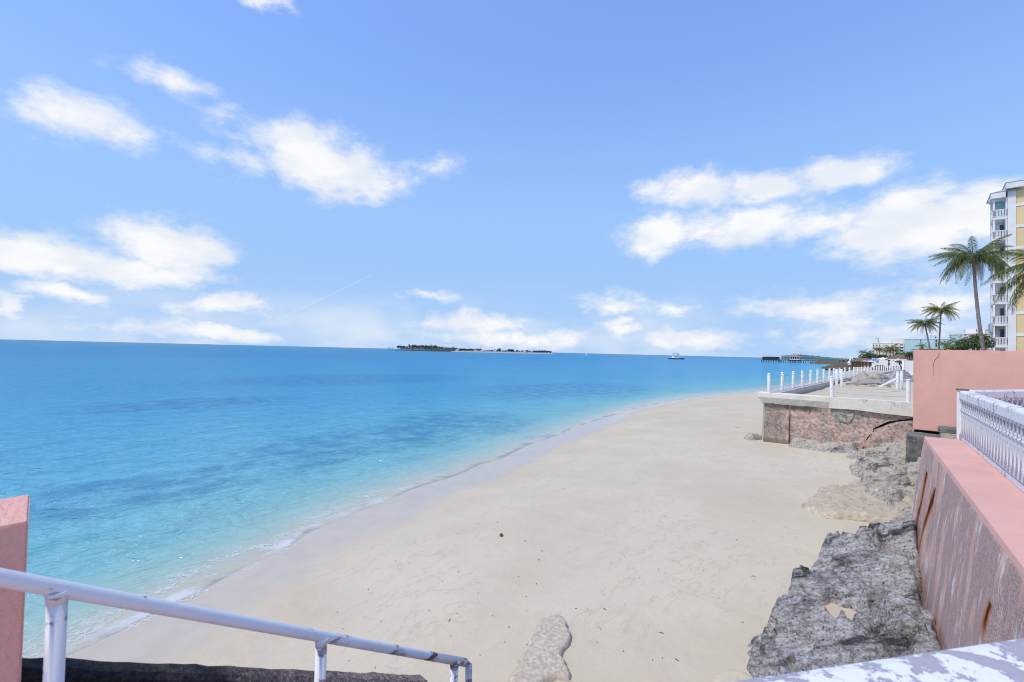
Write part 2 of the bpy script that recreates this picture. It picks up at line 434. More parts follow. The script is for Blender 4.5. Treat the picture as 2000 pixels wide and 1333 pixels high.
mk_peel('peeling_block', amt=.49, sc=14, stretch=(1, 1, .28))
mk_peel('peeling_rail', (.76, .77, .81), (.40, .37, .42), .50, 15, (1, 1, 1))
mk_peel('handrail_paint', (.74, .74, .76), (.36, .31, .34), .56, 18, (1, .3, 1))

def mk_mildew():
    m, g, b = new_mat('mildew_concrete'); o = g.obj(); x, y, z = g.sep(o)
    n1 = g.noise(o, 5, 7, .65); n2 = g.noise(o, 60, 3, .7); n3 = g.noise(g.scale(o, 1, .3, 1), 14, 5, .65)
    blk = g.mix(g.ss(n2, .3, .75), (.006, .006, .008), (.032, .03, .034))
    grn = g.mix(g.ss(n2, .35, .65), (.14, .095, .08), (.36, .27, .24))
    k = g.ss(g.m('ADD', y, g.m('MULTIPLY', g.m('SUBTRACT', n1, .5), 1.1)), -.35, .45)
    col = g.mix(k, blk, grn)
    col = g.mix(g.ss(n3, .66, .72, 0, .65), col, (.42, .37, .34))
    finish(g, b, col, .75, g.bump(g.m('ADD', n1, n2), .9, .02), .2)
    M['mildew'] = m
mk_mildew()

def mk_rock(name, lo, mid, hi, tan, tanamt=.62, sc=1.0, bump=1.0, dust=0.0):
    m, g, b = new_mat(name); o = g.obj()
    tilt = g.n('ShaderNodeVectorRotate', rotation_type='EULER_XYZ'); g.put(tilt.inputs['Vector'], o); tilt.inputs['Rotation'].default_value = (.35, .5, .9)
    strat = g.scale(tilt.outputs[0], 1, .45, 2.6)
    n1 = g.noise(strat, 1.5 * sc, 8, .68, .5); n2 = g.noise(strat, 7.5 * sc, 7, .78); n3 = g.noise(o, 30 * sc, 5, .8)
    pit = g.vor(g.vm('ADD', o, g.scale(g.noise(o, 7, 3, .6, col=True), .16, .16, .16)), 16 * sc)
    k = g.m('ADD', g.m('MULTIPLY', n2, .62), g.m('ADD', g.m('MULTIPLY', n3, .55), g.m('MULTIPLY', n1, .30)))
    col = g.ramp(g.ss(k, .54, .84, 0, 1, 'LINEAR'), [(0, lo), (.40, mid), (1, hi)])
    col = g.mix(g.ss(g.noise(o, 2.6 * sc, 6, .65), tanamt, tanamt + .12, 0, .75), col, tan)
    col = g.mix(g.ss(n1, .46, .34, 0, .8), col, lo)  # dark patches in the low relief: shade put into the rock colour
    col = g.mix(g.m('MULTIPLY', g.ss(pit, .06, .24, 1, 0), g.ss(n1, .44, .52)), col, tuple(q * .4 for q in lo))  # pits darkened in colour too, as painted crevice shade
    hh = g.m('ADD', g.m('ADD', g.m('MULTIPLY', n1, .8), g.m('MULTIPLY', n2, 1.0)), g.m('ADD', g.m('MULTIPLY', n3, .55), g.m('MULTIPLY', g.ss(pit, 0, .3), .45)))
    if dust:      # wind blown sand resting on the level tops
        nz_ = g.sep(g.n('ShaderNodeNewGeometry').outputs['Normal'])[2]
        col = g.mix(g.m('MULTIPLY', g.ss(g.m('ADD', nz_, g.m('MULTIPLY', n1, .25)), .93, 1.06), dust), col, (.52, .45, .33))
    finish(g, b, col, .92, g.bump(hh, bump, .032), .15)
    M[name] = m
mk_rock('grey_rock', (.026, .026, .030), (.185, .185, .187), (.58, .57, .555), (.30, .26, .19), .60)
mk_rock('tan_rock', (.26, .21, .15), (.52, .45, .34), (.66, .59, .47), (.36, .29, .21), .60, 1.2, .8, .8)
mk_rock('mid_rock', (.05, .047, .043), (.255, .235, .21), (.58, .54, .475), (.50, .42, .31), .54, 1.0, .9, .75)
mk_rock('far_rock', (.03, .026, .022), (.09, .07, .05), (.19, .155, .11), (.17, .11, .06), .5, .3, .6)

def mk_deckwall():
    m, g, b = new_mat('stained_wall'); o = g.obj(); x, y, z = g.sep(o)
    n1 = g.noise(g.scale(o, 1, 1, .7), 2.4, 7, .66); n2 = g.noise(o, 9, 6, .7); n3 = g.noise(o, 40, 3, .7)
    col = g.mix(g.ss(n1, .34, .62), (.31, .28, .245), (.57, .385, .315))
    col = g.mix(g.ss(n2, .50, .62, 0, .85), col, (.60, .555, .49))
    col = g.mix(g.ss(n2, .46, .36, 0, .85), col, (.12, .105, .09))
    # tone bands: darker under the lip, brown at the foot, grey at the sea corner
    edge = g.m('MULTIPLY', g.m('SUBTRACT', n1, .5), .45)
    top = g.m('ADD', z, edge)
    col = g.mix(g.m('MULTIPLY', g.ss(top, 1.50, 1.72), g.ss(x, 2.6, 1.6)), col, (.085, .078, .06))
    col = g.mix(g.ss(g.m('ADD', z, g.m('MULTIPLY', edge, .5)), .42, .22, 0, .75), col, (.17, .105, .06))
    col = g.mix(g.ss(g.m('ADD', x, g.m('MULTIPLY', edge, 2)), 1.15, .55, 0, .5), col, (.17, .155, .13))
    jx = g.m('ABSOLUTE', g.m('ADD', g.m('SUBTRACT', x, 1.02), g.m('MULTIPLY', g.m('SUBTRACT', n2, .5), .08)))
    col = g.mix(g.ss(jx, .0, .055, .85, 0), col, (.27, .14, .05))
    finish(g, b, col, .92, g.bump(g.m('ADD', n2, g.m('MULTIPLY', n3, .4)), .8, .025), .2)
    M['deckwall'] = m
mk_deckwall()

def mk_coping():
    m, g, b = new_mat('old_concrete'); o = g.obj()
    n1 = g.noise(g.scale(o, 1, 1, .4), 3.2, 7, .65); n2 = g.noise(o, 22, 5, .65)
    col = g.mix(g.ss(n1, .3, .7), (.64, .61, .52), (.76, .735, .65))
    col = g.mix(g.ss(n1, .55, .70, 0, .7), col, (.30, .26, .185))
    col = g.mix(g.ss(n2, .6, .75, 0, .4), col, (.33, .31, .27))
    finish(g, b, col, .85, g.bump(g.m('ADD', n1, n2), .5, .02), .2)
    M['coping'] = m
mk_coping()

def mk_leaf(name, c1, c2, sc=1.5):
    m, g, b = new_mat(name); o = g.obj()
    rnd = g.n('ShaderNodeNewGeometry').outputs['Random Per Island']
    k = g.m('ADD', g.m('MULTIPLY', rnd, .6), g.m('MULTIPLY', g.noise(o, sc, 3, .5), .5))
    col = g.mix(g.ss(k, .2, .85), c1, c2)
    df = g.n('ShaderNodeBsdfTranslucent'); g.put(df.inputs['Color'], g.mix(.5, col, (.25, .32, .05)))
    finish(g, b, col, .5, spec=.35)
    mx = g.n('ShaderNodeMixShader'); mx.inputs[0].default_value = .14
    g.put(mx.inputs[1], b.outputs[0]); g.put(mx.inputs[2], df.outputs[0])
    g.nt.links.new(mx.outputs[0], g.nt.nodes['Material Output'].inputs[0])
    M[name] = m
mk_leaf('palm_leaf', (.034, .062, .008), (.155, .185, .034))
mk_leaf('palm_yellow', (.12, .12, .03), (.32, .27, .08))
mk_leaf('palm_dead', (.17, .10, .045), (.34, .22, .12))
mk_leaf('bush_leaf', (.022, .05, .016), (.10, .15, .045))
mk_leaf('pine_leaf', (.018, .034, .024), (.055, .08, .05), .1)

simple('palm_trunk', (.22, .19, .175), .9, .3, 5, .8, .03)
simple('bark', (.12, .095, .07), .9, .3, 4, .8, .03)
simple('white_paint', (.75, .75, .74), .6, .06, 2, .1, .005, (.55, .55, .55))
simple('white_wall', (.72, .72, .70), .75, .06, .4, .1, .01, (.58, .57, .55))
simple('cream_wall', (.70, .66, .58), .75, .05, .3, .1, .01)
simple('teal_wall', (.40, .58, .60), .75, .05, .25, .1, .01)
simple('yellow_wall', (.70, .55, .31), .8, .06, .4, .1, .01)
simple('pale_yellow', (.70, .64, .40), .8, .06, .4, .1, .01)
simple('roof_grey', (.36, .42, .46), .6, .1, 1, .2, .01)
simple('terracotta', (.46, .30, .24), .8, .12, 2, .3, .02)
simple('thatch', (.17, .135, .10), .95, .3, 3, .8, .05)
simple('dark_wood', (.055, .05, .05), .8, .4, .8, .4, .02)
simple('brown_wood', (.22, .16, .11), .8, .3, .8, .4, .02)
simple('tan_roof', (.42, .32, .23), .8, .15, .7, .3, .02)
simple('grey_slab', (.17, .165, .155), .92, .35, 3, .9, .04, (.07, .065, .06))
simple('concrete', (.47, .46, .44), .85, .1, 1.5, .3, .02, (.30, .29, .27))
simple('patch_cement', (.40, .385, .34), .9, .3, 6, .9, .03, (.16, .14, .10))
simple('ruin_concrete', (.50, .43, .335), .95, .22, 22, .6, .006, (.40, .32, .25))
simple('crust', (.54, .47, .35), .95, .10, 5, .5, .01, (.36, .30, .22))
simple('rope', (.45, .45, .45), .7, .1, 3, .1, .002)
simple('driftwood', (.30, .27, .235), .9, .25, 3, .5, .01)
simple('seaweed', (.07, .05, .035), .9, .3, 8, .3, .005)
simple('coconut', (.17, .075, .04), .8, .3, 14, .6, .01)
simple('boat_white', (.78, .78, .82), .35, .04, 1, .05, .005)
simple('boat_navy', (.012, .02, .09), .3, .1, 1, .05, .005)
simple('canvas_dark', (.035, .032, .045), .8, .1, 1, .1, .005)
simple('canvas_blue', (.09, .22, .52), .8, .1, 1, .1, .005)
simple('canvas_rose', (.55, .33, .32), .8, .1, 1, .1, .005)
simple('soil', (.30, .27, .21), .95, .2, .3, .3, .03)
simple('hill_green_haze', (.10, .17, .17), .95, .2, .02, .3, .1)  # blue tint puts distance haze into the ridge colour
simple('island_soil', (.045, .06, .035), .95, .25, .05, .3, .1)
simple('island_sand', (.40, .37, .32), .95, .05, .05, .1, .02)

def mk_glass():
    m, g, b = new_mat('window_glass')
    finish(g, b, (.055, .07, .08), .08, spec=.6); M['glass'] = m
mk_glass()

# ------------------------------------------------------------------ shoreline
WL = [(-60, -3.0), (-20, -5.6), (-8, -7.0), (-.3, -8.2), (.8, -8.8), (2, -9.17), (4.26, -10.2), (7.27, -11.35), (11.27, -12.1), (16.4, -13.45),
      (25.7, -15.7), (37.7, -17.5), (50.5, -17.6), (63.7, -15.6), (80, -14), (120, -14), (220, -22), (330, -32), (430, -42), (470, -58), (520, -60), (700, -30), (1200, 20)]
_wy = np.array([p[0] for p in WL], float); _wx = np.array([p[1] for p in WL], float)
def xw(y):
    k = np.linspace(-1, 1, 9) * (2.0 if y < 60 else 12.0)
    v = float(np.mean(np.interp(y + k, _wy, _wx)))
    if -60 < y < 600: v += .22 * noise.noise((y * .33, 3.1, 0)) + .10 * noise.noise((y * 1.1, 7.7, 0))
    return v
def rise(d):
    if d < 0: return -.085 * -d if d > -20 else -1.7 - .02 * (-d - 20)
    if d < 5: return .082 * d
    return .41 + .056 * (d - 5) if d < 12 else .802 + .02 * (d - 12)
def sand_z(x, y):
    d = x - xw(y)
    z = rise(d)
    if d > 1.5:
        k = min(1, (d - 1.5) / 3)
        z += k * (.05 * noise.noise((x * .5, y * .35, 1.3)) + .018 * noise.noise((x * 1.7, y * 1.5, 4.3)))
    return z
def on_sand(px, py):
    p = atz(px, py, .5)
    for _ in range(12): p = atz(px, py, sand_z(p.x, p.y))
    return p

def shore_mesh(name, ys, ds, zf, m):
    vs, dv = [], []
    for y in ys:
        x0 = xw(y)
        for d in ds:
            x = x0 + d
            vs.append((x, y, zf(x, y, d))); dv.append(d)
    n = len(ds)
    fs = [(i * n + j, i * n + j + 1, (i + 1) * n + j + 1, (i + 1) * n + j) for i in range(len(ys) - 1) for j in range(n - 1)]
    me = bpy.data.meshes.new(name); me.from_pydata(vs, [], fs)
    me.polygons.foreach_set('use_smooth', [True] * len(fs))
    a = me.attributes.new('d', 'FLOAT', 'POINT'); a.data.foreach_set('value', dv if name == 'beach' else [-q for q in dv])
    return link_mesh(name, me, m)

def seq(*segs):
    out = []
    for a, b, st in segs:
        q = a
        while q < b - 1e-6: out.append(q); q += st
    return out
ys_b = seq((-30, 0, 1.0), (0, 24, .22), (24, 70, .7), (70, 560, 6))
ds_b = seq((-80, -20, 10), (-20, -4, 1.6), (-4, 3, .22), (3, 15, .28), (15, 40, 5))
beach = shore_mesh('beach', ys_b, ds_b, lambda x, y, d: sand_z(x, y), M['sand'])
tag(beach, 'pale sand beach sloping down to the sea', 'beach', kind='structure')

def sea_z(x, y, d):
    o = -d                                    # metres offshore
    if o < 6 and y < 90:
        j = .35 * noise.noise((y * .25, 9.0, 0))
        z = .035 * math.exp(-((o - .45 - j) / .28) ** 2) + .025 * math.exp(-((o - 2.3 - 2 * j) / .5) ** 2)
        return z * (.6 + .6 * noise.noise((y * .5, 2.0, 0)))
    return 0.0
ds_s = sorted([-q for q in seq((-1.2, 4, .2), (4, 20, 1.0), (20, 80, 5), (80, 400, 30), (400, 3000, 300), (3000, 60001, 9500))])
ys_s = seq((-60000, -3000, 9500), (-3000, -200, 400), (-200, -20, 20), (-20, 0, 1), (0, 60, .5), (60, 130, 3), (130, 700, 20), (700, 3000, 230), (3000, 62000, 9500))
sea = shore_mesh('sea', ys_s, ds_s, sea_z, M['sea'])
tag(sea, 'turquoise to deep blue sea reaching the horizon', 'sea', kind='structure')

ys_f = seq((-6, 60, .25), (60, 120, 1.5)); ds_f = sorted([-q for q in seq((-.9, 2.2, .1))])
foam = shore_mesh('foam', ys_f, ds_f, lambda x, y, d: max(sea_z(x, y, d), sand_z(x, y)) + .012, M['foam'])
tag(foam, 'thin white foam where the small waves meet the sand', 'foam', kind='stuff')

# ground behind the walls, rocks of the shore platform and the far seabed edge
gb = MB()
gb.add([(1.2, 12.5, 2.2), (4000, 12.5, 2.2), (4000, 4200, 2.2), (60, 4200, 2.2), (-6, 430, 2.2), (-8, 330, 2.2), (-1.2, 118, 2.2), (-.1, 60, 2.2), (-.1, 22.4, 2.2), (-.1, 18.9, 2.2), (1.2, 18.9, 2.2)], [tuple(range(11))])
ground = gb.build('ground', M['soil']); tag(ground, 'flat ground behind the seawalls', 'ground', kind='structure')

# ================================================================== near sea wall, terrace and balustrades
LEDGE = 2.885
def face_u(z): return .87 - (LEDGE - z) * .115
def on_face(px, py):
    d = ray(px, py); lo, hi = 1.0, 40.0
    def f(t):
        p = d * t; u = p.x * math.cos(NA) + p.y * math.sin(NA)
        return u - face_u(CAM_H + p.z)
    for _ in range(60):
        mid = (lo + hi) / 2
        if f(lo) * f(mid) <= 0: hi = mid
        else: lo = mid
    return Vector((0, 0, CAM_H)) + d * lo
w_base = N(.62, 6.0, .3)
RUST = []
for (a, b_, wd) in [((1811, 923), (1778, 1085), .11), ((1826, 955), (1792, 1085), .095), ((1936, 1178), (1912, 1262), .06)]:
    p, q = on_face(*a), on_face(*b_)
    RUST.append((q.y - w_base.y, p.z - w_base.z, q.z - w_base.z, wd, p.y - q.y))
mk_weathered()

wall = thing('sea_wall', w_base, 'scoured pink sea wall with rust streaks and smooth pink ledge, on the right', 'wall')
V0, V1 = 1.2, 11.62
# face as a fine grid so that the scoured render is uneven
nv, nz = 150, 44
vs = []
for i in range(nv + 1):
    v = V0 + (V1 - V0) * i / nv
    for j in range(nz + 1):
        z = .1 + (LEDGE - .075 - .1) * j / nz
        k = min(1, (LEDGE - .075 - z) / .15)
        u = face_u(z) + .018 * k * fbm(v * 3.5, z * .9, 2.0, 5) + .007 * k * noise.noise((v * 22, z * 9, 1.0))
        if i == nv: u = face_u(z) + .01
        vs.append(N(u, v, z))
mb = MB(); n = nz + 1
mb.add(vs, [(i * n + j, (i + 1) * n + j, (i + 1) * n + j + 1, i * n + j + 1) for i in range(nv) for j in range(nz)], True)
ends = [(face_u(.1 + (LEDGE - .175) * j / 10), .1 + (LEDGE - .175) * j / 10) for j in range(11)]
mb.add([N(u + .01, V1, z) for u, z in ends] + [N(1.55, V1, LEDGE - .075), N(1.55, V1, .1)], [tuple(range(13))])
mb.add([N(face_u(LEDGE - .075), V0, LEDGE - .075), N(1.55, V0, LEDGE - .075), N(1.55, V1, LEDGE - .075), N(face_u(LEDGE - .075), V1, LEDGE - .075)], [(0, 1, 2, 3)])
mb.build('wall_face', M['weathered'], wall)
mb = MB()
nprism(mb, [(.868, LEDGE - .07), (.876, LEDGE - .012), (.888, LEDGE), (1.56, LEDGE), (1.56, LEDGE - .07)], V0, V1 + .006)
mb.build('ledge', M['pink_ledge'], wall)

terr = MB()
terr.add([N(1.56, -4, 2.87), N(9, -4, 2.87), N(9, 22, 2.87), N(4.6, 17.4, 2.87), N(1.56, 11.9, 2.87)], [(0, 1, 2, 3, 4)])
t_ = terr.build('terrace_floor', M['pink_ledge']); tag(t_, 'pink terrace floor behind the balustrade', 'terrace', kind='structure')

def screen_block(name, w, h, th, rows):
    """cast ornamental screen block with oval openings, built in local x (length), y (thickness), z"""
    bm = MB(); nseg = 16
    for (z0, z1, ex, ez) in rows:
        cx, cz = 0, (z0 + z1) / 2
        inner = [(cx + ex * math.cos(2 * math.pi * k / nseg), cz + ez * math.sin(2 * math.pi * k / nseg)) for k in range(nseg)]
        outer = []
        for k in range(nseg):
            a = 2 * math.pi * k / nseg; c, s_ = math.cos(a), math.sin(a)
            t = min(w / 2 / abs(c) if abs(c) > 1e-6 else 9, (z1 - z0) / 2 / abs(s_) if abs(s_) > 1e-6 else 9)
            outer.append((cx + c * t, cz + s_ * t))
        # corners
        for y, sgn in ((-th / 2, 1), (th / 2, -1)):
            v_ = [(p[0], y, p[1]) for p in inner] + [(p[0], y, p[1]) for p in outer]
            bm.add(v_, [(k, (k + 1) % nseg, nseg + (k + 1) % nseg, nseg + k) for k in range(nseg)])
            cs = [(w / 2, z1, 2), (-w / 2, z1, 6), (-w / 2, z0, 10), (w / 2, z0, 14)]
            for (xx, zz, kk) in cs:
                ks = sorted(range(nseg), key=lambda q: (outer[q][0] - xx) ** 2 + (outer[q][1] - zz) ** 2)[:2]
                if all((outer[q][0] - xx) ** 2 + (outer[q][1] - zz) ** 2 > 1e-8 for q in ks):
                    bm.add([(outer[ks[0]][0], y, outer[ks[0]][1]), (xx, y, zz), (outer[ks[1]][0], y, outer[ks[1]][1])], [(0, 1, 2)])
        v_ = [(p[0], -th / 2, p[1]) for p in inner] + [(p[0], th / 2, p[1]) for p in inner]
        bm.add(v_, [(k, (k + 1) % nseg, nseg + (k + 1) % nseg, nseg + k) for k in range(nseg)])
    bm.box(-w / 2, w / 2, -th / 2 - .012, th / 2 + .012, rows[0][1] - .012, rows[0][1] + .012)
    me = bpy.data.meshes.new(name); me.from_pydata(bm.v, [], bm.f)
    me.materials.append(M['peeling_block'])
    return me
BLK = screen_block('screen_block', .17, .66, .11, [(.0, .46, .040, .15), (.46, .66, .05, .062)])

def balustrade(label, A, B, rail_w=.17, posts=True):
    """A, B: ground points (world xy) of the centre line"""
    A = Vector((A.x, A.y, 0)); B = Vector((B.x, B.y, 0)); L = (B - A).length; t = (B - A) / L; nn = Vector((-t.y, t.x, 0))
    root = thing('balustrade', (A.x, A.y, LEDGE), label, 'balustrade')
    def sect(name, pts, m, bev=0):
        n = len(pts); mb = MB()
        mb.add([A + nn * o + Vector((0, 0, z)) for o, z in pts] + [B + nn * o + Vector((0, 0, z)) for o, z in pts],
               [tuple(range(n)), tuple(range(2 * n - 1, n - 1, -1))] + [(i, i + n, (i + 1) % n + n, (i + 1) % n) for i in range(n)])
        mb.build(name, m, root, bev)
    h = rail_w / 2
    sect('plinth', [(-.05, LEDGE - .003), (-.05, LEDGE + .085), (.05, LEDGE + .085), (.05, LEDGE - .003)], M['peeling_white'], .008)
    sect('top_rail', [(-h, LEDGE + .755), (-h, LEDGE + .875), (-h + .025, LEDGE + .9), (h - .025, LEDGE + .9), (h, LEDGE + .875), (h, LEDGE + .755)], M['peeling_white'], .006)
    cnt = max(1, int((L - .02) / .172)); ang = math.atan2(t.y, t.x)
    for k in range(cnt):
        p = A + t * (L * (k + .5) / cnt)
        o = link_mesh('screen_block', BLK, None, root)
        o.location = (p.x - A.x, p.y - A.y, .092); o.rotation_euler.z = ang
    return root, A, B
corner_far = N(1.345 + .075, 11.55)
corner_near = Vector((1.16, 2.90, 0))
r1, _, _ = balustrade('white peeling balustrade running along the pink ledge of the sea wall', corner_far, N(1.42, 2.95))
ba, bb_ = N(1.42, 11.54), N(1.42, 2.96); nb_ = N(1, 0) * .03
mbk = MB(); mbk.add([(q.x, q.y, z) for z in (LEDGE + .0855, LEDGE + .7545) for q in (ba - nb_, ba + nb_, bb_ + nb_, bb_ - nb_)], [(3, 2, 1, 0), (4, 5, 6, 7), (0, 1, 5, 4), (1, 2, 6, 5), (2, 3, 7, 6), (3, 0, 4, 7)])
mbk.build('backing_panel', M['peeling_block'], r1)
pB = Vector((3.6, 17.2, 0))
r2, _, _ = balustrade('white balustrade with oval openings in front of the tall pink wall', Vector((.60, 12.0, 0)) + Vector((.04, -.02, 0)), pB)
# corner post with worn cap
cp = thing('corner_post', N(1.345, 11.62, LEDGE), 'white corner post where the two far balustrades meet', 'post')
c = N(1.36, 11.63)
MB().box(c.x - .045, c.x + .10, c.y - .08, c.y + .05, LEDGE, LEDGE + .885).build('shaft', M['peeling_white'], cp, .008)
MB().box(c.x - .06, c.x + .12, c.y - .10, c.y + .07, LEDGE + .903, LEDGE + .93).build('cap', M['grey_slab'], cp, .01)

# rail right in front of the camera station
dr = Vector((.584, .812, 0)).normalized(); nr = Vector((dr.y, -dr.x, 0))
fa = Vector((.174, 1.566, 0)) - dr * 1.02 + nr * .113; fb_ = Vector((.174, 1.566, 0)) + dr * 1.62 + nr * .113
root = thing('parapet_rail', (fa.x, fa.y, 2.8), 'wide white rail with flaking paint crossing the bottom right corner', 'railing')
def bar(mb, A, B, o0, o1, z0, z1):
    nn_ = nr
    q = [A + nn_ * o0, A + nn_ * o1, B + nn_ * o1, B + nn_ * o0]
    mb.add([(p.x, p.y, z) for z in (z0, z1) for p in q], [(3, 2, 1, 0), (4, 5, 6, 7), (0, 1, 5, 4), (1, 2, 6, 5), (2, 3, 7, 6), (3, 0, 4, 7)])
    return mb
mb = MB()
prof = [(-.13, 3.595), (-.13, 3.655), (-.12, 3.674), (-.095, 3.682), (.095, 3.682), (.12, 3.674), (.13, 3.655), (.13, 3.595)]
mb.add([fa + nr * o + Vector((0, 0, z)) for o, z in prof] + [fb_ + nr * o + Vector((0, 0, z)) for o, z in prof],
       [tuple(range(8)), tuple(range(15, 7, -1))] + [(i, i + 8, (i + 1) % 8 + 8, (i + 1) % 8) for i in range(8)])
mb.build('top_rail', M['peeling_rail'], root, .004)
L = (fb_ - fa).length
bar(MB(), fa, fb_, -.07, .07, 2.795, 2.90).build('plinth', M['peeling_white'], root, .006)
for k in range(int(L / .172)):
    p = fa + dr * (.1 + .172 * k)
    o = link_mesh('screen_block', BLK, None, root); o.location = (p.x - fa.x, p.y - fa.y, .107); o.rotation_euler.z = math.atan2(dr.y, dr.x)

# landing, stair and its parapets
ld = MB()
ld.prism([tuple(N(*p)[:2]) for p in [(-1.62, -4), (1.56, -4), (1.56, 3.0), (1.05, 2.62), (-.30, .72), (-.42, .16), (-1.62, .16)]], .2, 2.795, 'z')
o = ld.build('landing', M['pink_ledge']); tag(o, 'landing at the head of the beach stair', 'landing', kind='structure')
pw = thing('stucco_wall', N(-1.5, -1, 2.79), 'rough pink stucco wall end at the left edge', 'wall')
mb = MB(); sec_ = [(-1.64, 2.79, .170), (-1.64, 3.917, .170), (-1.405, 3.914, .145), (-1.405, 2.79, .145)]
mb.add([N(u, -4, z) for u, z, v in sec_] + [N(u, v, z) for u, z, v in sec_], [(0, 1, 2, 3), (7, 6, 5, 4), (0, 4, 5, 1), (1, 5, 6, 2), (2, 6, 7, 3), (3, 7, 4, 0)])
mb.build('wall_body', M['pink_stucco'], pw, .003)

st = thing('beach_stair', N(-.95, .2, .5), 'concrete stair going down to the sand beside the dark parapet', 'stair')
SL = .60; nst = 11
for k in range(nst):
    v = .17 + k * .285; z1 = 2.79 - (k + 1) * .171
    mb = MB(); nprism(mb, [(-1.39, z1 - .5), (-1.39, z1), (-.43, z1), (-.43, z1 - .5)], v, v + .283)
    mb.build('step', M['grey_slab'], st, .008)
sp = thing('stair_parapet', N(-1.5, .7, 1.6), 'low stair parapet blackened with mildew along the bottom left', 'wall')
mb = MB(); ns = 40
vs = []
for i in range(ns + 1):
    v = .148 + (1.44 - .148) * i / ns; zt = 3.543 - .571 * (v - .148) + .006 * noise.noise((v * 14, 0, 0))
    for (u, dz) in ((-1.62, -1.8), (-1.62, -.012), (-1.61, 0), (-1.56, -.004), (-1.545, -.02), (-1.53, -1.8)):
        vs.append(N(u + .006 * noise.noise((v * 18, dz * 5, 3)), v, zt + dz + .005 * noise.noise((v * 30, u * 40, 1))))
mb.add(vs, [(i * 6 + j, (i + 1) * 6 + j, (i + 1) * 6 + (j + 1) % 6, i * 6 + (j + 1) % 6) for i in range(ns) for j in range(6)])
mb.add(vs[:6], [tuple(range(6))]); mb.add(vs[-6:], [tuple(range(5, -1, -1))])
mb.build('parapet', M['mildew'], sp)

hr = thing('stair_handrail', N(-1.34, .6, 2.5), 'white pipe handrail with chipped paint sloping down to the right', 'handrail')
def hz(v): return 3.901 - .638 * v
hu = -1.33
mb = MB(); mb.tube([N(hu, v, hz(v)) for v in (-.62, -.3, 0, .3, .6, .9, 1.2, 1.44)], .0160, 16)
mb.build('rail', M['handrail_paint'], hr)
mb = MB(); mb.tube([N(hu, 1.44, hz(1.44)), N(hu, 1.462, hz(1.44) - .022), N(hu, 1.468, hz(1.44) - .25), N(hu, 1.468, hz(1.44) - .9)], .0150, 12)
mb.build('end_return', M['handrail_paint'], hr)
for v in (.185, .782, 1.375):
    mb = MB(); mb.tube([N(hu, v, hz(v) - .01), N(hu, v, hz(v) - .95)], .0165, 14)
    mb.tube([N(hu, v, hz(v) - .030), N(hu, v, hz(v) - .012), N(hu, v, hz(v) - .004)], [.0166, .0195, .022], 14)
    mb.build('post', M['handrail_paint'], hr)

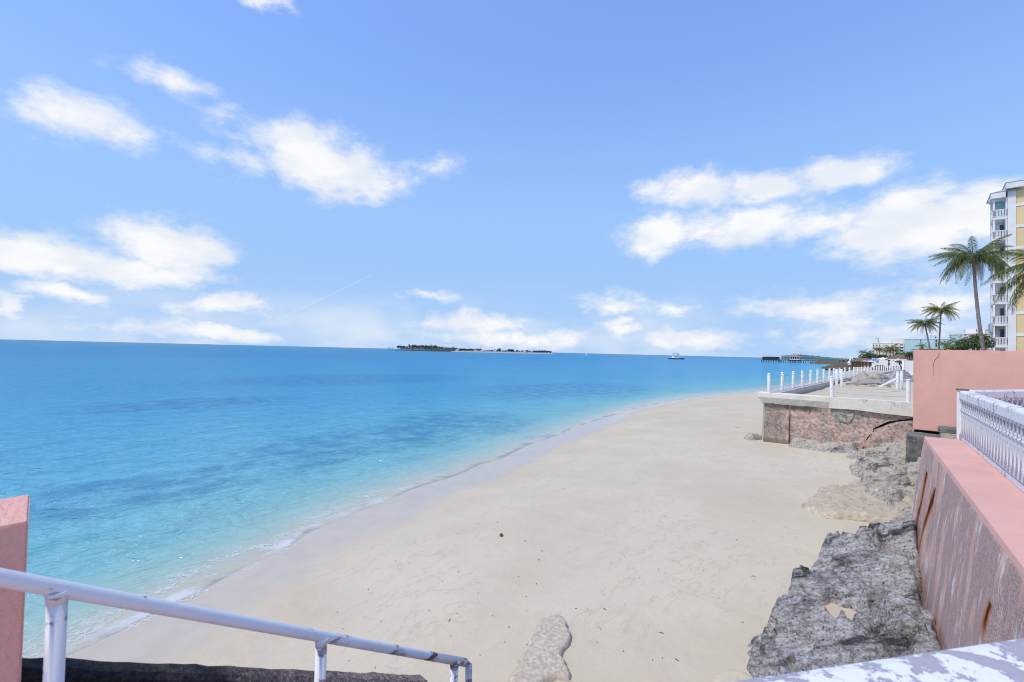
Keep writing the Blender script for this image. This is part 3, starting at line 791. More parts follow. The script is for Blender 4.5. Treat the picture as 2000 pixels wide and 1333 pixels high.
# ================================================================== rocks
def sdist(p, poly):
    x, y = p; d = 1e9; inside = False; n = len(poly)
    for i in range(n):
        ax, ay = poly[i]; bx, by = poly[(i + 1) % n]
        ex, ey = bx - ax, by - ay; wx, wy = x - ax, y - ay
        t = max(0, min(1, (wx * ex + wy * ey) / (ex * ex + ey * ey + 1e-12)))
        d = min(d, math.hypot(wx - ex * t, wy - ey * t))
        if (ay > y) != (by > y) and x < (bx - ax) * (y - ay) / (by - ay + 1e-12) + ax: inside = not inside
    return d if inside else -d
def sstep(a, b, x):
    t = max(0, min(1, (x - a) / (b - a))); return t * t * (3 - 2 * t)
def rock(name, label, poly, hfun, m, res=.05, edge=.35, rough=.10, seed=0.0, wob=.14, group=None, parent=None, floor=None, freq=1.0, kind=None, terrace=.55, step_=.09, gully=0.0):
    """weathered rock: height field over a footprint with steep ragged flanks"""
    xs = [p[0] for p in poly]; ysn = [p[1] for p in poly]
    x0, x1, y0, y1 = min(xs) - .3, max(xs) + .3, min(ysn) - .3, max(ysn) + .3
    nx, ny = int((x1 - x0) / res) + 1, int((y1 - y0) / res) + 1
    idx = {}; vs = []; ds = {}
    for i in range(nx + 1):
        for j in range(ny + 1):
            x, y = x0 + i * res, y0 + j * res
            d = sdist((x, y), poly)
            if d < -.5: continue
            d += wob * noise.fractal((x * 1.6 * freq + seed, y * 1.6 * freq, seed), .8, 2.1, 4)
            if d < -2.2 * res: continue
            base = floor if floor is not None else sand_z(x, y)
            k = sstep(0, edge, d)
            n1 = noise.ridged_multi_fractal((x * 1.1 * freq + seed, y * 1.1 * freq, seed * 1.7), .9, 2.2, 6, 1.0, 2.0) - 1.0
            n2 = noise.turbulence((x * 3.2 * freq, y * 3.2 * freq, seed), 6, True) - .5
            vd = noise.voronoi((x * 1.9 * freq + .3 * n1, y * 1.5 * freq + seed, .4 * n1))[0]
            crack = 1 - sstep(0, .13, vd[1] - vd[0])
            h = hfun(x, y) * k + rough * k * (n1 * .9 + n2 * 1.1 - .55 * crack)
            if gully:
                v2 = noise.voronoi((x * .62 + .35 * n2 + seed, y * .42 + .2 * n1, seed))[0]
                h -= gully * k * (1 - sstep(0, .24, v2[1] - v2[0]))
            if terrace: h = h * (1 - terrace) + terrace * step_ * round((h + .16 * (x * .5 + y * .35)) / step_) - terrace * .16 * (x * .5 + y * .35)
            jx = .4 * res * noise.noise((x * 9, y * 9, 2 + seed)); jy = .4 * res * noise.noise((x * 9, y * 9, 7 + seed))
            vs.append((x + jx, y + jy, base - .08 + max(0, h + .08 * sstep(-.02, .08, d)) if d > 0 else base - .12))
            idx[(i, j)] = len(vs) - 1
    fs = []
    for (i, j), a in idx.items():
        q = [(i, j), (i + 1, j), (i + 1, j + 1), (i, j + 1)]
        if all(k in idx for k in q): fs.append(tuple(idx[k] for k in q))
    mb = MB(); mb.add(vs, fs, True)
    off = None
    o = link_mesh(name, None or _mk(name, mb, Vector((sum(xs) / len(xs), sum(ysn) / len(ysn), 0)) if parent is None else OFF[parent.name]), m, parent)
    if parent is None: o.location = (sum(xs) / len(xs), sum(ysn) / len(ysn), 0)
    if label: tag(o, label, 'rock', group, kind)
    return o
def _mk(name, mb, off):
    me = bpy.data.meshes.new(name)
    me.from_pydata([(a - off.x, b - off.y, c - off.z) for a, b, c in mb.v], [], mb.f)
    me.polygons.foreach_set('use_smooth', mb.sm)
    return me
def poly_at(pts, z): return [tuple(atz(px, py, z)[:2]) for px, py in pts]

# big grey limestone block against the wall foot, with a sand pocket
BR = poly_at([(1452, 1215), (1465, 1190), (1505, 1140), (1535, 1110), (1560, 1078), (1610, 1055), (1660, 1045), (1672, 1024), (1730, 1022), (1800, 1018)], 1.15)
BR += [tuple(N(.75, 9.5)[:2]), tuple(N(.75, 5.2)[:2]), tuple(N(.35, 4.2)[:2]), (-.75, 4.9)] + poly_at([(1515, 1306), (1470, 1262)], 1.05)
pc = atz(1642, 1196, 1.0)
def big_h(x, y):
    q = math.hypot((x - pc.x) / .24, (y - pc.y) / .44)
    t = max(0, min(1, (x + 1.7) / 1.6))
    h = .34 + (.04 + .24 * sstep(6.5, 9.5, y)) * t + .32 * noise.noise((x * 1.1, y * .9, 8)) + .10 * math.sin(y * 2.1 + x) + .05 * math.sin(y * 5.1 - 3 * x)
    st_ = .10 * math.floor((h + .12 * noise.noise((x * 1.3, y * 1.3, 5))) / .10 + .5)
    h = .5 * h + .5 * st_
    return h * (.16 + .84 * sstep(.75, 1.25, q + .25 * noise.noise((x * 4, y * 4, 1)) + .12 * noise.noise((x * 11, y * 11, 1))))
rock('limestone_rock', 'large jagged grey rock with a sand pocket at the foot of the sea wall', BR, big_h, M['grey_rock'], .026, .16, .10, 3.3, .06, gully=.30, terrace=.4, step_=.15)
pk = MB(); nk = 28
base_z = sand_z(pc.x, pc.y)
zz = base_z + .20
pk.add([(pc.x, pc.y, zz + .02)] + [(pc.x + .31 * math.cos(2 * math.pi * k / nk), pc.y + .52 * math.sin(2 * math.pi * k / nk), zz) for k in range(nk)],
       [(0, 1 + k, 1 + (k + 1) % nk) for k in range(nk)], True)
me = pk.mesh('sand_pocket'); a = me.attributes.new('d', 'FLOAT', 'POINT'); a.data.foreach_set('value', [20.0] * len(me.vertices))
o = link_mesh('sand_pocket', me, M['sand']); tag(o, 'sand lying in the hollow of the large grey rock', 'sand', kind='structure')

# low tan sandstone shelf
SHF = poly_at([(1565, 968), (1600, 946), (1640, 938), (1700, 930), (1730, 915), (1795, 905), (1800, 1015), (1740, 1016), (1690, 1005), (1640, 998), (1590, 990)], .95)
def shelf_h(x, y):
    h = .10 + .13 * max(0, min(1, (x + 2.2) / 2.0)) + .05 * math.sin(x * 2.6 + y * .9)
    return .04 * math.floor(h / .04 + .5) * .7 + .3 * h
rock('sandstone_shelf', 'low flat tan sandstone shelf half buried in the sand', SHF, shelf_h, M['tan_rock'], .036, .08, .05, 8.1, .16, terrace=.85, step_=.055)
# grey tumble rising to the tall pink wall
RM = [(-1.55, 17.0), (-1.75, 18.3), (-1.7, 20.2), (-1.2, 21.2), (-.4, 21.7), (.9, 21.7), (1.1, 12.8), (.35, 12.5), (-.35, 12.9), (-.75, 13.5), (-.95, 14.4), (-1.35, 15.3), (-1.5, 16.2)]
def tum_h(x, y):
    t = max(0, min(1, (x + 1.9) / 1.9)); s_ = max(0, min(1, (y - 12.6) / 5.5))
    return .10 + (.16 + .72 * s_) * t + .14 * noise.noise((x * 1.2, y * 1.0, 3))
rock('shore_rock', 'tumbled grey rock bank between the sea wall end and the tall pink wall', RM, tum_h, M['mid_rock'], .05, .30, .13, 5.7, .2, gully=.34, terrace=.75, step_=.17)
for k, (px, py, s_, hh, lab) in enumerate([(1712, 905, .55, .42, 'pale grey boulder at the seaward edge of the rock bank'), (1765, 905, .5, .55, 'dark boulder beside the end of the sea wall'),
                                           (1785, 925, .32, .45, 'small dark rock touching the sea wall end'), (1700, 880, .6, .4, 'broad grey rock under the cracked slab')]):
    p = atz(px, py, 1.15)
    poly = [(p.x + s_ * (1 + .25 * math.sin(3 * a_ + k)) * math.cos(a_), p.y + s_ * 1.3 * (1 + .2 * math.cos(2 * a_ + k)) * math.sin(a_)) for a_ in [2 * math.pi * q / 14 for q in range(14)]]
    rock('boulder', lab, poly, (lambda hh: lambda x, y: hh)(hh), M['grey_rock'] if k in (1, 2) else M['mid_rock'], .045, .3, .1, 11 + k * 3.1, .1)
# rocks at the deck foot
DF = [(-4.05, 21.85), (-4.1, 21.3), (-3.3, 20.95), (-2.2, 20.75), (-1.75, 21.1), (-1.75, 21.9)]
rock('rock_ledge', 'pale rock ledge along the foot of the stained seawall', DF, lambda x, y: .30 + .05 * math.sin(x * 3), M['mid_rock'], .05, .22, .07, 21.0, .1)
for k, (px, py, sx_, sy_, hh, lab) in enumerate([(1471, 858, .42, .5, .26, 'brown rock on the sand at the seaward corner of the seawall'), (1494, 853, .3, .5, .34, 'pinkish rock leaning on the seawall corner'),
                                                 (1441, 836, .17, .2, .12, 'small brown rock alone on the sand')]):
    p = on_sand(px, py)
    poly = [(p.x + sx_ * (1 + .15 * math.sin(3 * a_ + k)) * math.cos(a_), p.y + sy_ * math.sin(a_)) for a_ in [2 * math.pi * q / 12 for q in range(12)]]
    rock('beach_rock', lab, poly, (lambda hh: lambda x, y: hh)(hh), M['mid_rock'], .035, .28, .06, 31 + k * 2.3, .06)

# ruined wall top and crust slabs showing through the sand
RU = poly_at([(930, 1400), (972, 1310), (1022, 1225), (1052, 1172), (1085, 1168), (1106, 1176), (1122, 1212), (1104, 1250), (1124, 1284), (1114, 1300), (1086, 1290), (1062, 1300), (1046, 1333), (1036, 1400)], .80)
rock('wall_ruin', 'rough stub of a ruined concrete wall sticking out of the sand', RU, lambda x, y: .07, M['ruin_concrete'], .016, .05, .010, 41.0, .03, freq=3, terrace=0)
RL = poly_at([(1098, 1290), (1112, 1284), (1150, 1305), (1200, 1326), (1260, 1352), (1255, 1362), (1195, 1338), (1145, 1316), (1112, 1302), (1090, 1318), (1060, 1345), (1040, 1340), (1078, 1310)], .80)
rock('crust_line', 'thin broken line of old mortar curving through the sand', RL, lambda x, y: .03, M['ruin_concrete'], .016, .035, .02, 45.0, .03, freq=4, terrace=0)
CR = poly_at([(1362, 1333), (1372, 1308), (1395, 1285), (1420, 1272), (1452, 1276), (1480, 1290), (1510, 1306), (1540, 1330), (1560, 1380), (1360, 1380)], .82)
o = rock('sand_crust', 'thin sandy crust slab beside the large grey rock', CR, lambda x, y: .02, M['crust'], .03, .03, .008, 49.0, .04, freq=2, terrace=0)

# ================================================================== sand terrace with its stained seawall
YF = 22.0
def Fw(px, py): p = aty(px, py, YF); return (p.x, p.z)
sw = thing('seawall', (-5.1, YF, .55), 'stained and cracked seawall holding up the sand terrace', 'wall')
top_z = 2.47
crk = [Fw(1784, 820), Fw(1755, 821), Fw(1735, 826), Fw(1718, 833), Fw(1706, 838), Fw(1703, 848), Fw(1694, 856), Fw(1672, 862)]
base_l = Fw(1497, 868)[0]
main = [(base_l + .02, .35), (base_l - .06, 1.2), (base_l - .03, 1.9), (base_l - .10, top_z)] + [(-.17, top_z)] + [(x, z + .035 + .015 * math.sin(x * 25)) for x, z in crk] + [(crk[-1][0] - .02, .35)]
slab = [(x + .015, z - .035 + .015 * math.sin(x * 23)) for x, z in crk][:-1] + [(crk[-1][0] + .22, crk[-1][1] - .11), (crk[-1][0] + .35, .5), (-.17, .5)]
def rough_front(mb, poly, y0, y1, amp, seed):
    """prism whose front is a dense relief"""
    bm = bmesh.new()
    vsb = [bm.verts.new((x, y0, z)) for x, z in poly]
    f = bm.faces.new(vsb)
    bmesh.ops.triangulate(bm, faces=[f])
    for _ in range(5):
        es = [e for e in bm.edges if e.calc_length() > .12]
        if not es: break
        bmesh.ops.subdivide_edges(bm, edges=es, cuts=1)
        bmesh.ops.triangulate(bm, faces=bm.faces[:])
    bnd = [e for e in bm.edges if len(e.link_faces) == 1]
    r = bmesh.ops.extrude_edge_only(bm, edges=bnd)
    newv = [q for q in r['geom'] if isinstance(q, bmesh.types.BMVert)]
    for q in newv: q.co.y = y1
    ns_ = set(newv)
    for q in bm.verts:
        if q in ns_: continue
        q.co.y += amp * fbm(q.co.x * 2.2, q.co.z * 2.2, seed) + amp * .5 * noise.noise((q.co.x * 9, q.co.z * 9, seed))
    bm.verts.index_update()
    mb.add([tuple(q.co) for q in bm.verts], [tuple(q.index for q in fc.verts) for fc in bm.faces])
    bm.free(); return mb
rough_front(MB(), main, YF, YF + .45, .025, 1.0).build('front_wall', M['deckwall'], sw)
rough_front(MB(), slab, YF - .05, YF + .40, .02, 4.0).build('broken_slab', M['deckwall'], sw)
MB().box(-5.0, -.2, YF + .46, YF + .6, .3, 2.3).build('core', M['grey_slab'], sw)
# flared sea corner
mb = MB()
cb = [(base_l - .14, .3), (base_l - .09, .75), (base_l - .05, 1.3), (base_l - .04, 1.9), (-4.12, 1.9), (-4.10, .3)]
rough_front(mb, cb, YF - .085, YF + .25, .02, 9.0); mb.build('corner_buttress', M['deckwall'], sw)
# coping: moulded lip, flaring to the sea corner
mb = MB()
lip = [(YF + .42, 2.46), (YF + .03, 2.30), (YF - .02, 2.36), (YF - .12, 2.56), (YF - .14, 2.60), (YF - .14, 2.775), (YF - .12, 2.80), (YF + .42, 2.80)]
xa, xb = -5.28, -2.72
nn_ = 18; vs = []
for i in range(nn_ + 1):
    x = xa + (xb - xa) * i / nn_
    for k, (yy, z) in enumerate(lip):
        e = .012 * noise.noise((x * 4, yy * 8, z * 6)) if k in (1, 2, 3, 4, 5) else 0
        xx = x + (.26 * max(0, (2.58 - z) / .28) if i == 0 else 0)
        vs.append((xx, yy + e, z + e * .6))
nl = len(lip)
mb.add(vs, [(i * nl + j, (i + 1) * nl + j, (i + 1) * nl + (j + 1) % nl, i * nl + (j + 1) % nl) for i in range(nn_) for j in range(nl)])
mb.add(vs[:nl], [tuple(range(nl))]); mb.add(vs[-nl:], [tuple(range(nl - 1, -1, -1))])
mb.build('coping', M['coping'], sw)
mb = MB(); rough_front(mb, [(-2.715, 2.36), (-2.715, 2.80), (-.16, 2.80), (-.16, 2.30), (-1.15, 2.33), (-1.9, 2.38)], YF - .15, YF + .42, .008, 6.0)
mb.build('repaired_coping', M['coping'], sw)
# cement patch
pcx, pcz = Fw(1647, 812)
pts = [(pcx + .33 * (1 + .12 * math.sin(3 * a_)) * math.cos(a_), pcz + .27 * (1 + .15 * math.cos(2 * a_ + 1)) * math.sin(a_)) for a_ in [2 * math.pi * q / 18 for q in range(18)]]
rough_front(MB(), pts, YF - .05, YF + .1, .04, 13.0).build('cement_patch', M['patch_cement'], sw)
# long wall on the sea side, seen from its inner face
def xs_(y): return -4.88 + max(0, y - 42) * .034
mb = MB(); yy = [YF + .425, 26, 30, 34, 38, 42, 50, 60, 75, 90, 112]
sec = [(-.36, .3), (-.30, 2.5), (-.36, 2.62), (-.36, 2.80), (.34, 2.80), (.34, 2.62), (.27, 2.58), (.27, .3)]
vs = []
for y in yy:
    for (o_, z) in sec: vs.append((xs_(y) + o_, y, z))
ns2 = len(sec)
mb.add(vs, [(i * ns2 + j, (i + 1) * ns2 + j, (i + 1) * ns2 + (j + 1) % ns2, i * ns2 + (j + 1) % ns2) for i in range(len(yy) - 1) for j in range(ns2)])
mb.add(vs[:ns2], [tuple(range(ns2))]); mb.add(vs[-ns2:], [tuple(range(ns2 - 1, -1, -1))])
mb.build('long_wall', M['concrete'], sw)

# terrace sand
nx_, ny_ = 16, 60; vs = []
for j in range(ny_ + 1):
    y = YF + .35 + (112 - YF) * (j / ny_) ** 1.5
    for i in range(nx_ + 1):
        x0, x1 = xs_(y) + .2, (-.1 if y < 60 else 1.0)
        x = x0 + (x1 - x0) * i / nx_
        z = 2.47 + .06 * noise.noise((x * .9, y * .5, 2)) + .10 * sstep(34, 44, y)
        vs.append((x, y, z))
tb = MB(); n = nx_ + 1
tb.add(vs, [(j * n + i, j * n + i + 1, (j + 1) * n + i + 1, (j + 1) * n + i) for j in range(ny_) for i in range(nx_)], True)
me = tb.mesh('sand_terrace'); a = me.attributes.new('d', 'FLOAT', 'POINT'); a.data.foreach_set('value', [20.0] * len(me.vertices))
o = link_mesh('sand_terrace', me, M['sand']); tag(o, 'level sand terrace behind the seawall', 'terrace', kind='structure')

# white round posts with cables
def post_mesh(h, r=.082):
    mb = MB(); mb.lathe([(r, 0), (r, h - .10), (r * .86, h - .085), (r * .86, h - .07), (r, h - .055), (r * .93, h - .02), (r * .6, h - .004), (.005, h)], (0, 0, 0), 14)
    for zz_ in (h * .42, h * .80): mb.tube([(0, -r - .006, zz_), (0, -r + .01, zz_)], .014, 6)
    me = mb.mesh('post'); me.materials.append(M['white_paint']); return me
P82, P110 = post_mesh(.84, .064), post_mesh(1.18)
def fence(name, label, pts, me, zc, base):
    root = thing(name, base, label, 'fence')
    b_ = Vector(base)
    for p in pts:
        o = link_mesh('post', me, None, root); o.location = Vector(p) - b_; o.rotation_euler = (random.uniform(-.018, .018), random.uniform(-.018, .018), random.uniform(-.5, .5))
    for z in zc:
        mb = MB()
        q = []
        for i in range(len(pts) - 1):
            A, B = Vector(pts[i]), Vector(pts[i + 1])
            for t in (0, .25, .5, .75):
                q.append(A.lerp(B, t) + Vector((0, 0, z - .05 * 4 * t * (1 - t))))
        q.append(Vector(pts[-1]) + Vector((0, 0, z)))
        mb.tube(q, .009, 5, False); mb.build('cable', M['rope'], root)
    return root
row = []
y = 21.95
while y < 110:
    row.append((xs_(y) + .02, y, 2.797)); y += 2.45 if y < 60 else 2.6
fence('post_fence', 'long row of white round posts and cables along the outer seawall', row, P82, (.2, .45, .7), row[0])
fr_ = [(-2.66, YF + .1, 2.797), (-.36, YF + .1, 2.797)]
fence('front_fence', 'pair of white posts with cables on the front coping of the sand terrace', fr_, P82, (.2, .45, .7), fr_[0])
pt = [(-4.25, 37.5, 2.46), (-3.98, 37.6, 2.46), (-1.12, 37.2, 2.46), (-.93, 37.9, 2.46)]
fence('partition_fence', 'taller white posts and cable crossing the sand terrace', pt, P110, (.62,), pt[0])
for (px, D_, lab) in [(1764.5, 58, 'single tall white post standing behind the leaning plank')]:
    p = atd(px, 744, D_)
    r_ = thing('marker_post', (p.x, p.y, 2.5), lab, 'post'); o = link_mesh('post', post_mesh(1.9, .11), None, r_)
pa, pb_ = aty(1716, 757, 34.0), aty(1749, 741, 35.2)
mb = MB(); mb.tube([pa, pb_], .075, 4, smooth=False)
o = mb.build('leaning_plank', M['white_paint']); tag(o, 'white plank leaning against a post on the sand terrace', 'plank')
rock('terrace_rock', 'grey rock heap on the sand terrace behind the posts', [(-4.1, 41), (-3.9, 46), (-2.6, 48), (-1.6, 46), (-1.4, 42.5), (-2.3, 40.5), (-3.3, 40.2)], lambda x, y: .75 + .3 * noise.noise((x, y * .6, 2)), M['mid_rock'], .11, .8, .16, 61.0, .2, floor=2.52)
rock('terrace_rock', 'second darker rock heap farther along the sand terrace', [(-2.5, 50), (-1.9, 55), (-.6, 55), (-.3, 50), (-1.2, 48.8)], lambda x, y: .85, M['grey_rock'], .13, .7, .2, 67.0, .2, floor=2.55)
for k, (x0, y0, x1, y1) in enumerate([(-3.9, 39.0, -2.3, 38.6), (-3.3, 38.4, -1.5, 39.4), (-2.9, 39.6, -1.5, 38.3)]):
    mb = MB(); mb.tube([(x0, y0, 2.62), ((x0 + x1) / 2, (y0 + y1) / 2 + .1, 2.72 + .05 * k), (x1, y1, 2.60)], [.07, .06, .04], 7)
    o = mb.build('driftwood', M['driftwood']); tag(o, ['grey driftwood branch lying near the double posts', 'crossed driftwood branch in front of the rock heap', 'thin driftwood stick under the leaning plank'][k], 'driftwood', 'driftwood on the sand terrace')

# tall pink wall and slabs at its foot
pwk = thing('pink_wall', (2, 19, 1.4), 'tall smooth salmon pink wall with a hairline crack', 'wall')
MB().box(-.19, 7.5, 18.9, 19.2, 2.18, 4.655).build('wall_body', M['pink_paint'], pwk, .02)
cr_pts = [aty(px, py, 18.893) for px, py in [(1836, 689), (1832, 697), (1826, 703), (1823, 712), (1822, 722), (1824, 735)]]
MB().tube(cr_pts, [.002, .004, .0045, .0035, .003, .002], 4).build('crack', M['grey_slab'], pwk)
for k, (x0, x1, y0, y1, z0, z1, mm, lab) in enumerate([
        (-.35, 1.6, 17.6, 18.85, 1.2, 2.12, 'grey_slab', 'thick dark concrete slab under the foot of the tall pink wall'),
        (.40, 1.9, 17.9, 18.8, 2.13, 2.27, 'tan_rock', 'pale stone slab lying on the dark slab'),
        (.36, 1.9, 18.0, 18.86, 2.28, 2.38, 'grey_slab', 'thin top slab against the tall pink wall')]):
    mb = MB(); rough_front(mb, [(x0, z0), (x0 + .03, z1), (x1, z1 - .02), (x1, z0)], y0, y1, .03, 17.0 + k)
    o = mb.build('stone_slab', M[mm]); tag(o, lab, 'slab', 'slabs at the foot of the pink wall')

# ================================================================== palms and shrubs
def frond_mesh(name, L, droop, m, rnd, nleaf=40, leaf=1.05, stiff=.5):
    """one feather leaf: arching rib with two rows of narrow hanging leaflets; grows along +x"""
    mb = MB(); pts = []
    ns_ = 12
    for i in range(ns_ + 1):
        t = i / ns_
        pts.append(Vector((L * (t - .10 * droop * t * t), 0, L * (.22 * t - droop * (.58 * t ** 2.3)))))
    mb.tube(pts, [.035 * (1 - .85 * i / ns_) for i in range(ns_ + 1)], 4, False)
    def at(t):
        f = t * ns_; i = min(int(f), ns_ - 1); return pts[i].lerp(pts[i + 1], f - i)
    for k in range(nleaf):
        t = .12 + .88 * (k + rnd.random() * .5) / nleaf
        p = at(t); tang = (at(min(1, t + .03)) - at(max(0, t - .03))).normalized()
        ln = leaf * L / 4.2 * (math.sin(math.pi * min(1, .18 + t * .80)) ** .7) * rnd.uniform(.85, 1.1)
        w = .030 * L / 4.2 * rnd.uniform(.8, 1.2)
        for sgn in (-1, 1):
            side = Vector((0, sgn, 0))
            d1 = (tang * .62 + side * .62 + Vector((0, 0, -.15 - .3 * rnd.random()))).normalized()
            d2 = (tang * .45 + side * .30 + Vector((0, 0, -1.0 - .6 * rnd.random() * stiff * 2))).normalized()
            a = p; b_ = a + d1 * ln * .5; c_ = b_ + d2 * ln * .55
            wv = tang * w
            mb.add([a - wv * .7, a + wv * .7, b_ + wv, b_ - wv, c_], [(0, 1, 2, 3), (3, 2, 4)])
    me = bpy.data.meshes.new(name); me.from_pydata([tuple(q) for q in mb.v], [], mb.f); me.materials.append(m)
    return me
_rn = random.Random(5)
FR = {k: [frond_mesh('frond', 4.2, dr_, M[mm], _rn) for dr_ in drs] for k, (mm, drs) in
      {'green': ('palm_leaf', (.55, .8, 1.05, 1.3)), 'yellow': ('palm_yellow', (.8, 1.05)), 'dead': ('palm_dead', (1.3, 1.6))}.items()}
def palm(label, base, top, L=4.2, n=20, seed=1, r0=.17, r1=.11, dead=3, group=None, bend=.25, bias=None, lowest=-.45):
    rn = random.Random(seed); base, top = Vector(base), Vector(top)
    root = thing('palm_tree', base, label, 'palm', group)
    H = (top - base).length; pts = []; rs = []
    side = Vector(((top - base).x, (top - base).y, 0))
    for i in range(25):
        t = i / 24
        p = base.lerp(top, t) + side * bend * math.sin(math.pi * t) * -1.0 + Vector((0, 0, 0))
        pts.append(p); rs.append((r0 * (1 - t) + r1 * t) * (1.06 if i % 2 else .97) + (.06 * r0 / .17 * max(0, 1 - t * 9)))
    MB().tube(pts, rs, 9).build('trunk', M['palm_trunk'], root)
    mb = MB()
    for k in range(9):
        a_ = k * 2.4; c_ = top + Vector((math.cos(a_) * r1 * 1.5, math.sin(a_) * r1 * 1.5, -.25 - .12 * (k % 3)))
        mb.lathe([(.001, -.12), (.09, -.07), (.115, 0), (.09, .07), (.001, .12)], c_, 7)
    MB_ = mb.build('coconuts', M['palm_yellow'], root)
    for k in range(n):
        t = k / (n - 1)
        yaw = k * 2.39996 + rn.uniform(-.25, .25) if bias is None else bias + rn.uniform(-1.2, 1.2)
        up = .74 - (.74 - lowest) * t ** .8 + rn.uniform(-.12, .12)
        kind = 'dead' if k >= n - dead else ('yellow' if t > .62 and rn.random() < .5 else 'green')
        ms = FR[kind]; me = ms[min(len(ms) - 1, int((.25 + .75 * t) * len(ms) * rn.uniform(.75, 1.0)))]
        o = link_mesh('frond', me, None, root)
        o.location = top - base
        s_ = L / 4.2 * rn.uniform(.85, 1.08) * (.82 if kind == 'dead' else 1)
        o.scale = (s_, s_, s_)
        o.rotation_mode = 'QUATERNION'
        o.rotation_quaternion = (Matrix.Rotation(yaw, 4, 'Z') @ Matrix.Rotation(-up, 4, 'Y') @ Matrix.Rotation(rn.uniform(-.4, .4), 4, 'X')).to_quaternion()
    return root
def crown(mb, c, r, n, leaf, rn, flat=.8):
    """leaf clumps scattered through a lumpy volume"""
    lumps = [(Vector((rn.uniform(-.6, .6) * r[0], rn.uniform(-.6, .6) * r[1], rn.uniform(-.35, .6) * r[2])), rn.uniform(.35, .6)) for _ in range(9)]
    for _ in range(n):
        lc, lr = rn.choice(lumps)
        d = Vector((rn.gauss(0, 1), rn.gauss(0, 1), rn.gauss(0, 1))).normalized()
        rr = lr * rn.uniform(.55, 1.05)
        p = Vector(c) + lc + Vector((d.x * r[0] * rr, d.y * r[1] * rr, d.z * r[2] * rr))
        nrm_ = (d + Vector((rn.gauss(0, .5), rn.gauss(0, .5), rn.gauss(0, .5) + .4))).normalized()
        a = nrm_.orthogonal().normalized(); b_ = nrm_.cross(a); th = rn.uniform(0, 6.28)
        a, b_ = a * math.cos(th) + b_ * math.sin(th), b_ * math.cos(th) - a * math.sin(th)
        s_ = leaf * rn.uniform(.6, 1.3)
        mb.add([p - a * s_, p + b_ * s_ * .45, p + a * s_, p - b_ * s_ * .45], [(0, 1, 2, 3)])
    return mb
def shrub(label, c, r, n, leaf, seed, m='bush_leaf', name='shrub', group=None, cat='shrub', trunk=True):
    rn = random.Random(seed); c = Vector(c)
    base = Vector((c.x, c.y, 2.2 if c.z > 2.2 else 0.2))
    root = thing(name, base, label, cat, group)
    crown(MB(), c, r, n, leaf, rn).build('crown', M[m], root)
    if trunk:
        mb = MB()
        for k in range(4):
            a_ = k * 1.7; mb.tube([base + Vector((.1 * math.cos(a_), .1 * math.sin(a_), 0)), base.lerp(c, .6) + Vector((.2 * r[0] * math.cos(a_), .2 * r[1] * math.sin(a_), 0)), c + Vector((.5 * r[0] * math.cos(a_), .5 * r[1] * math.sin(a_), .2 * r[2]))], [.12, .08, .03], 5)
        mb.build('stem', M['bark'], root)
    return root
def gz(p, z=2.2): return (p.x, p.y, z)

pb0 = atd(1937, 690, 46); pt0 = atd(1901, 503, 46.5)
palm('tall coconut palm with a curved bare trunk behind the pink wall', gz(pb0), pt0, 2.55, 38, 11, .125, .085, 2, bend=-.16)
pt1 = atd(2062, 520, 33)
palm('nearer palm at the right edge, its fronds crossing the yellow building', (pt1.x + .8, pt1.y + .6, 2.2), pt1, 2.75, 30, 23, .2, .13, 2, bend=.1, lowest=-.75)
t2, t3 = atd(1806, 632, 96), atd(1838, 606, 97)
b2 = atd(1824, 684, 96)
palm('shorter palm of the leaning pair left of the tall palm', (b2.x - .1, b2.y, 2.2), t2, 2.4, 32, 31, .13, .09, 4, bend=.12)
palm('taller palm of the leaning pair left of the tall palm', (b2.x + .5, b2.y + .5, 2.2), t3, 2.5, 32, 37, .13, .09, 4, bend=.12)
# shrubs over the pink wall
for k, (px, py, D_, rx, rz, n_, lf, lab) in enumerate([
        (1893, 673, 58, 1.35, .62, 1500, .10, 'broad dark sea grape bush beside the tall palm trunk'),
        (1914, 668, 60, 1.05, .75, 1100, .10, 'rounded bush in front of the white terraced building'),
        (1868, 679, 57, .8, .4, 700, .08, 'low bush at the seaward end of the sea grape'),
        (1790, 687, 62, .6, .25, 420, .08, 'dark low hedge showing over the corner of the pink wall'),
        (1814, 684, 60, 1.4, .12, 500, .07, 'clipped hedge along the top of the pink wall'),
        (1777, 694, 75, .6, .6, 500, .10, 'dark shrub just left of the pink wall corner'),
        (1764, 708, 90, 1.1, .3, 420, .10, 'green hedge in front of the thatched roof')]):
    p = atd(px, py, D_); shrub(lab, p, (rx, rx * .8, rz), n_, lf, 50 + k)
for k, (px, py, D_, L_, lab) in enumerate([(1800, 676, 75, .75, 'little palm in front of the pale teal building'), (1846, 672, 66, 1.0, 'small bushy palm right of the palm pair'),
                                           (1872, 668, 64, 1.1, 'low palm between the palm pair and the sea grape'), (1858, 677, 62, .8, 'lowest fan of fronds above the pink wall')]):
    p = atd(px, py, D_); palm(lab, gz(p), p, L_, 15, 70 + k, .1, .07, 1, bend=0, lowest=-.2)
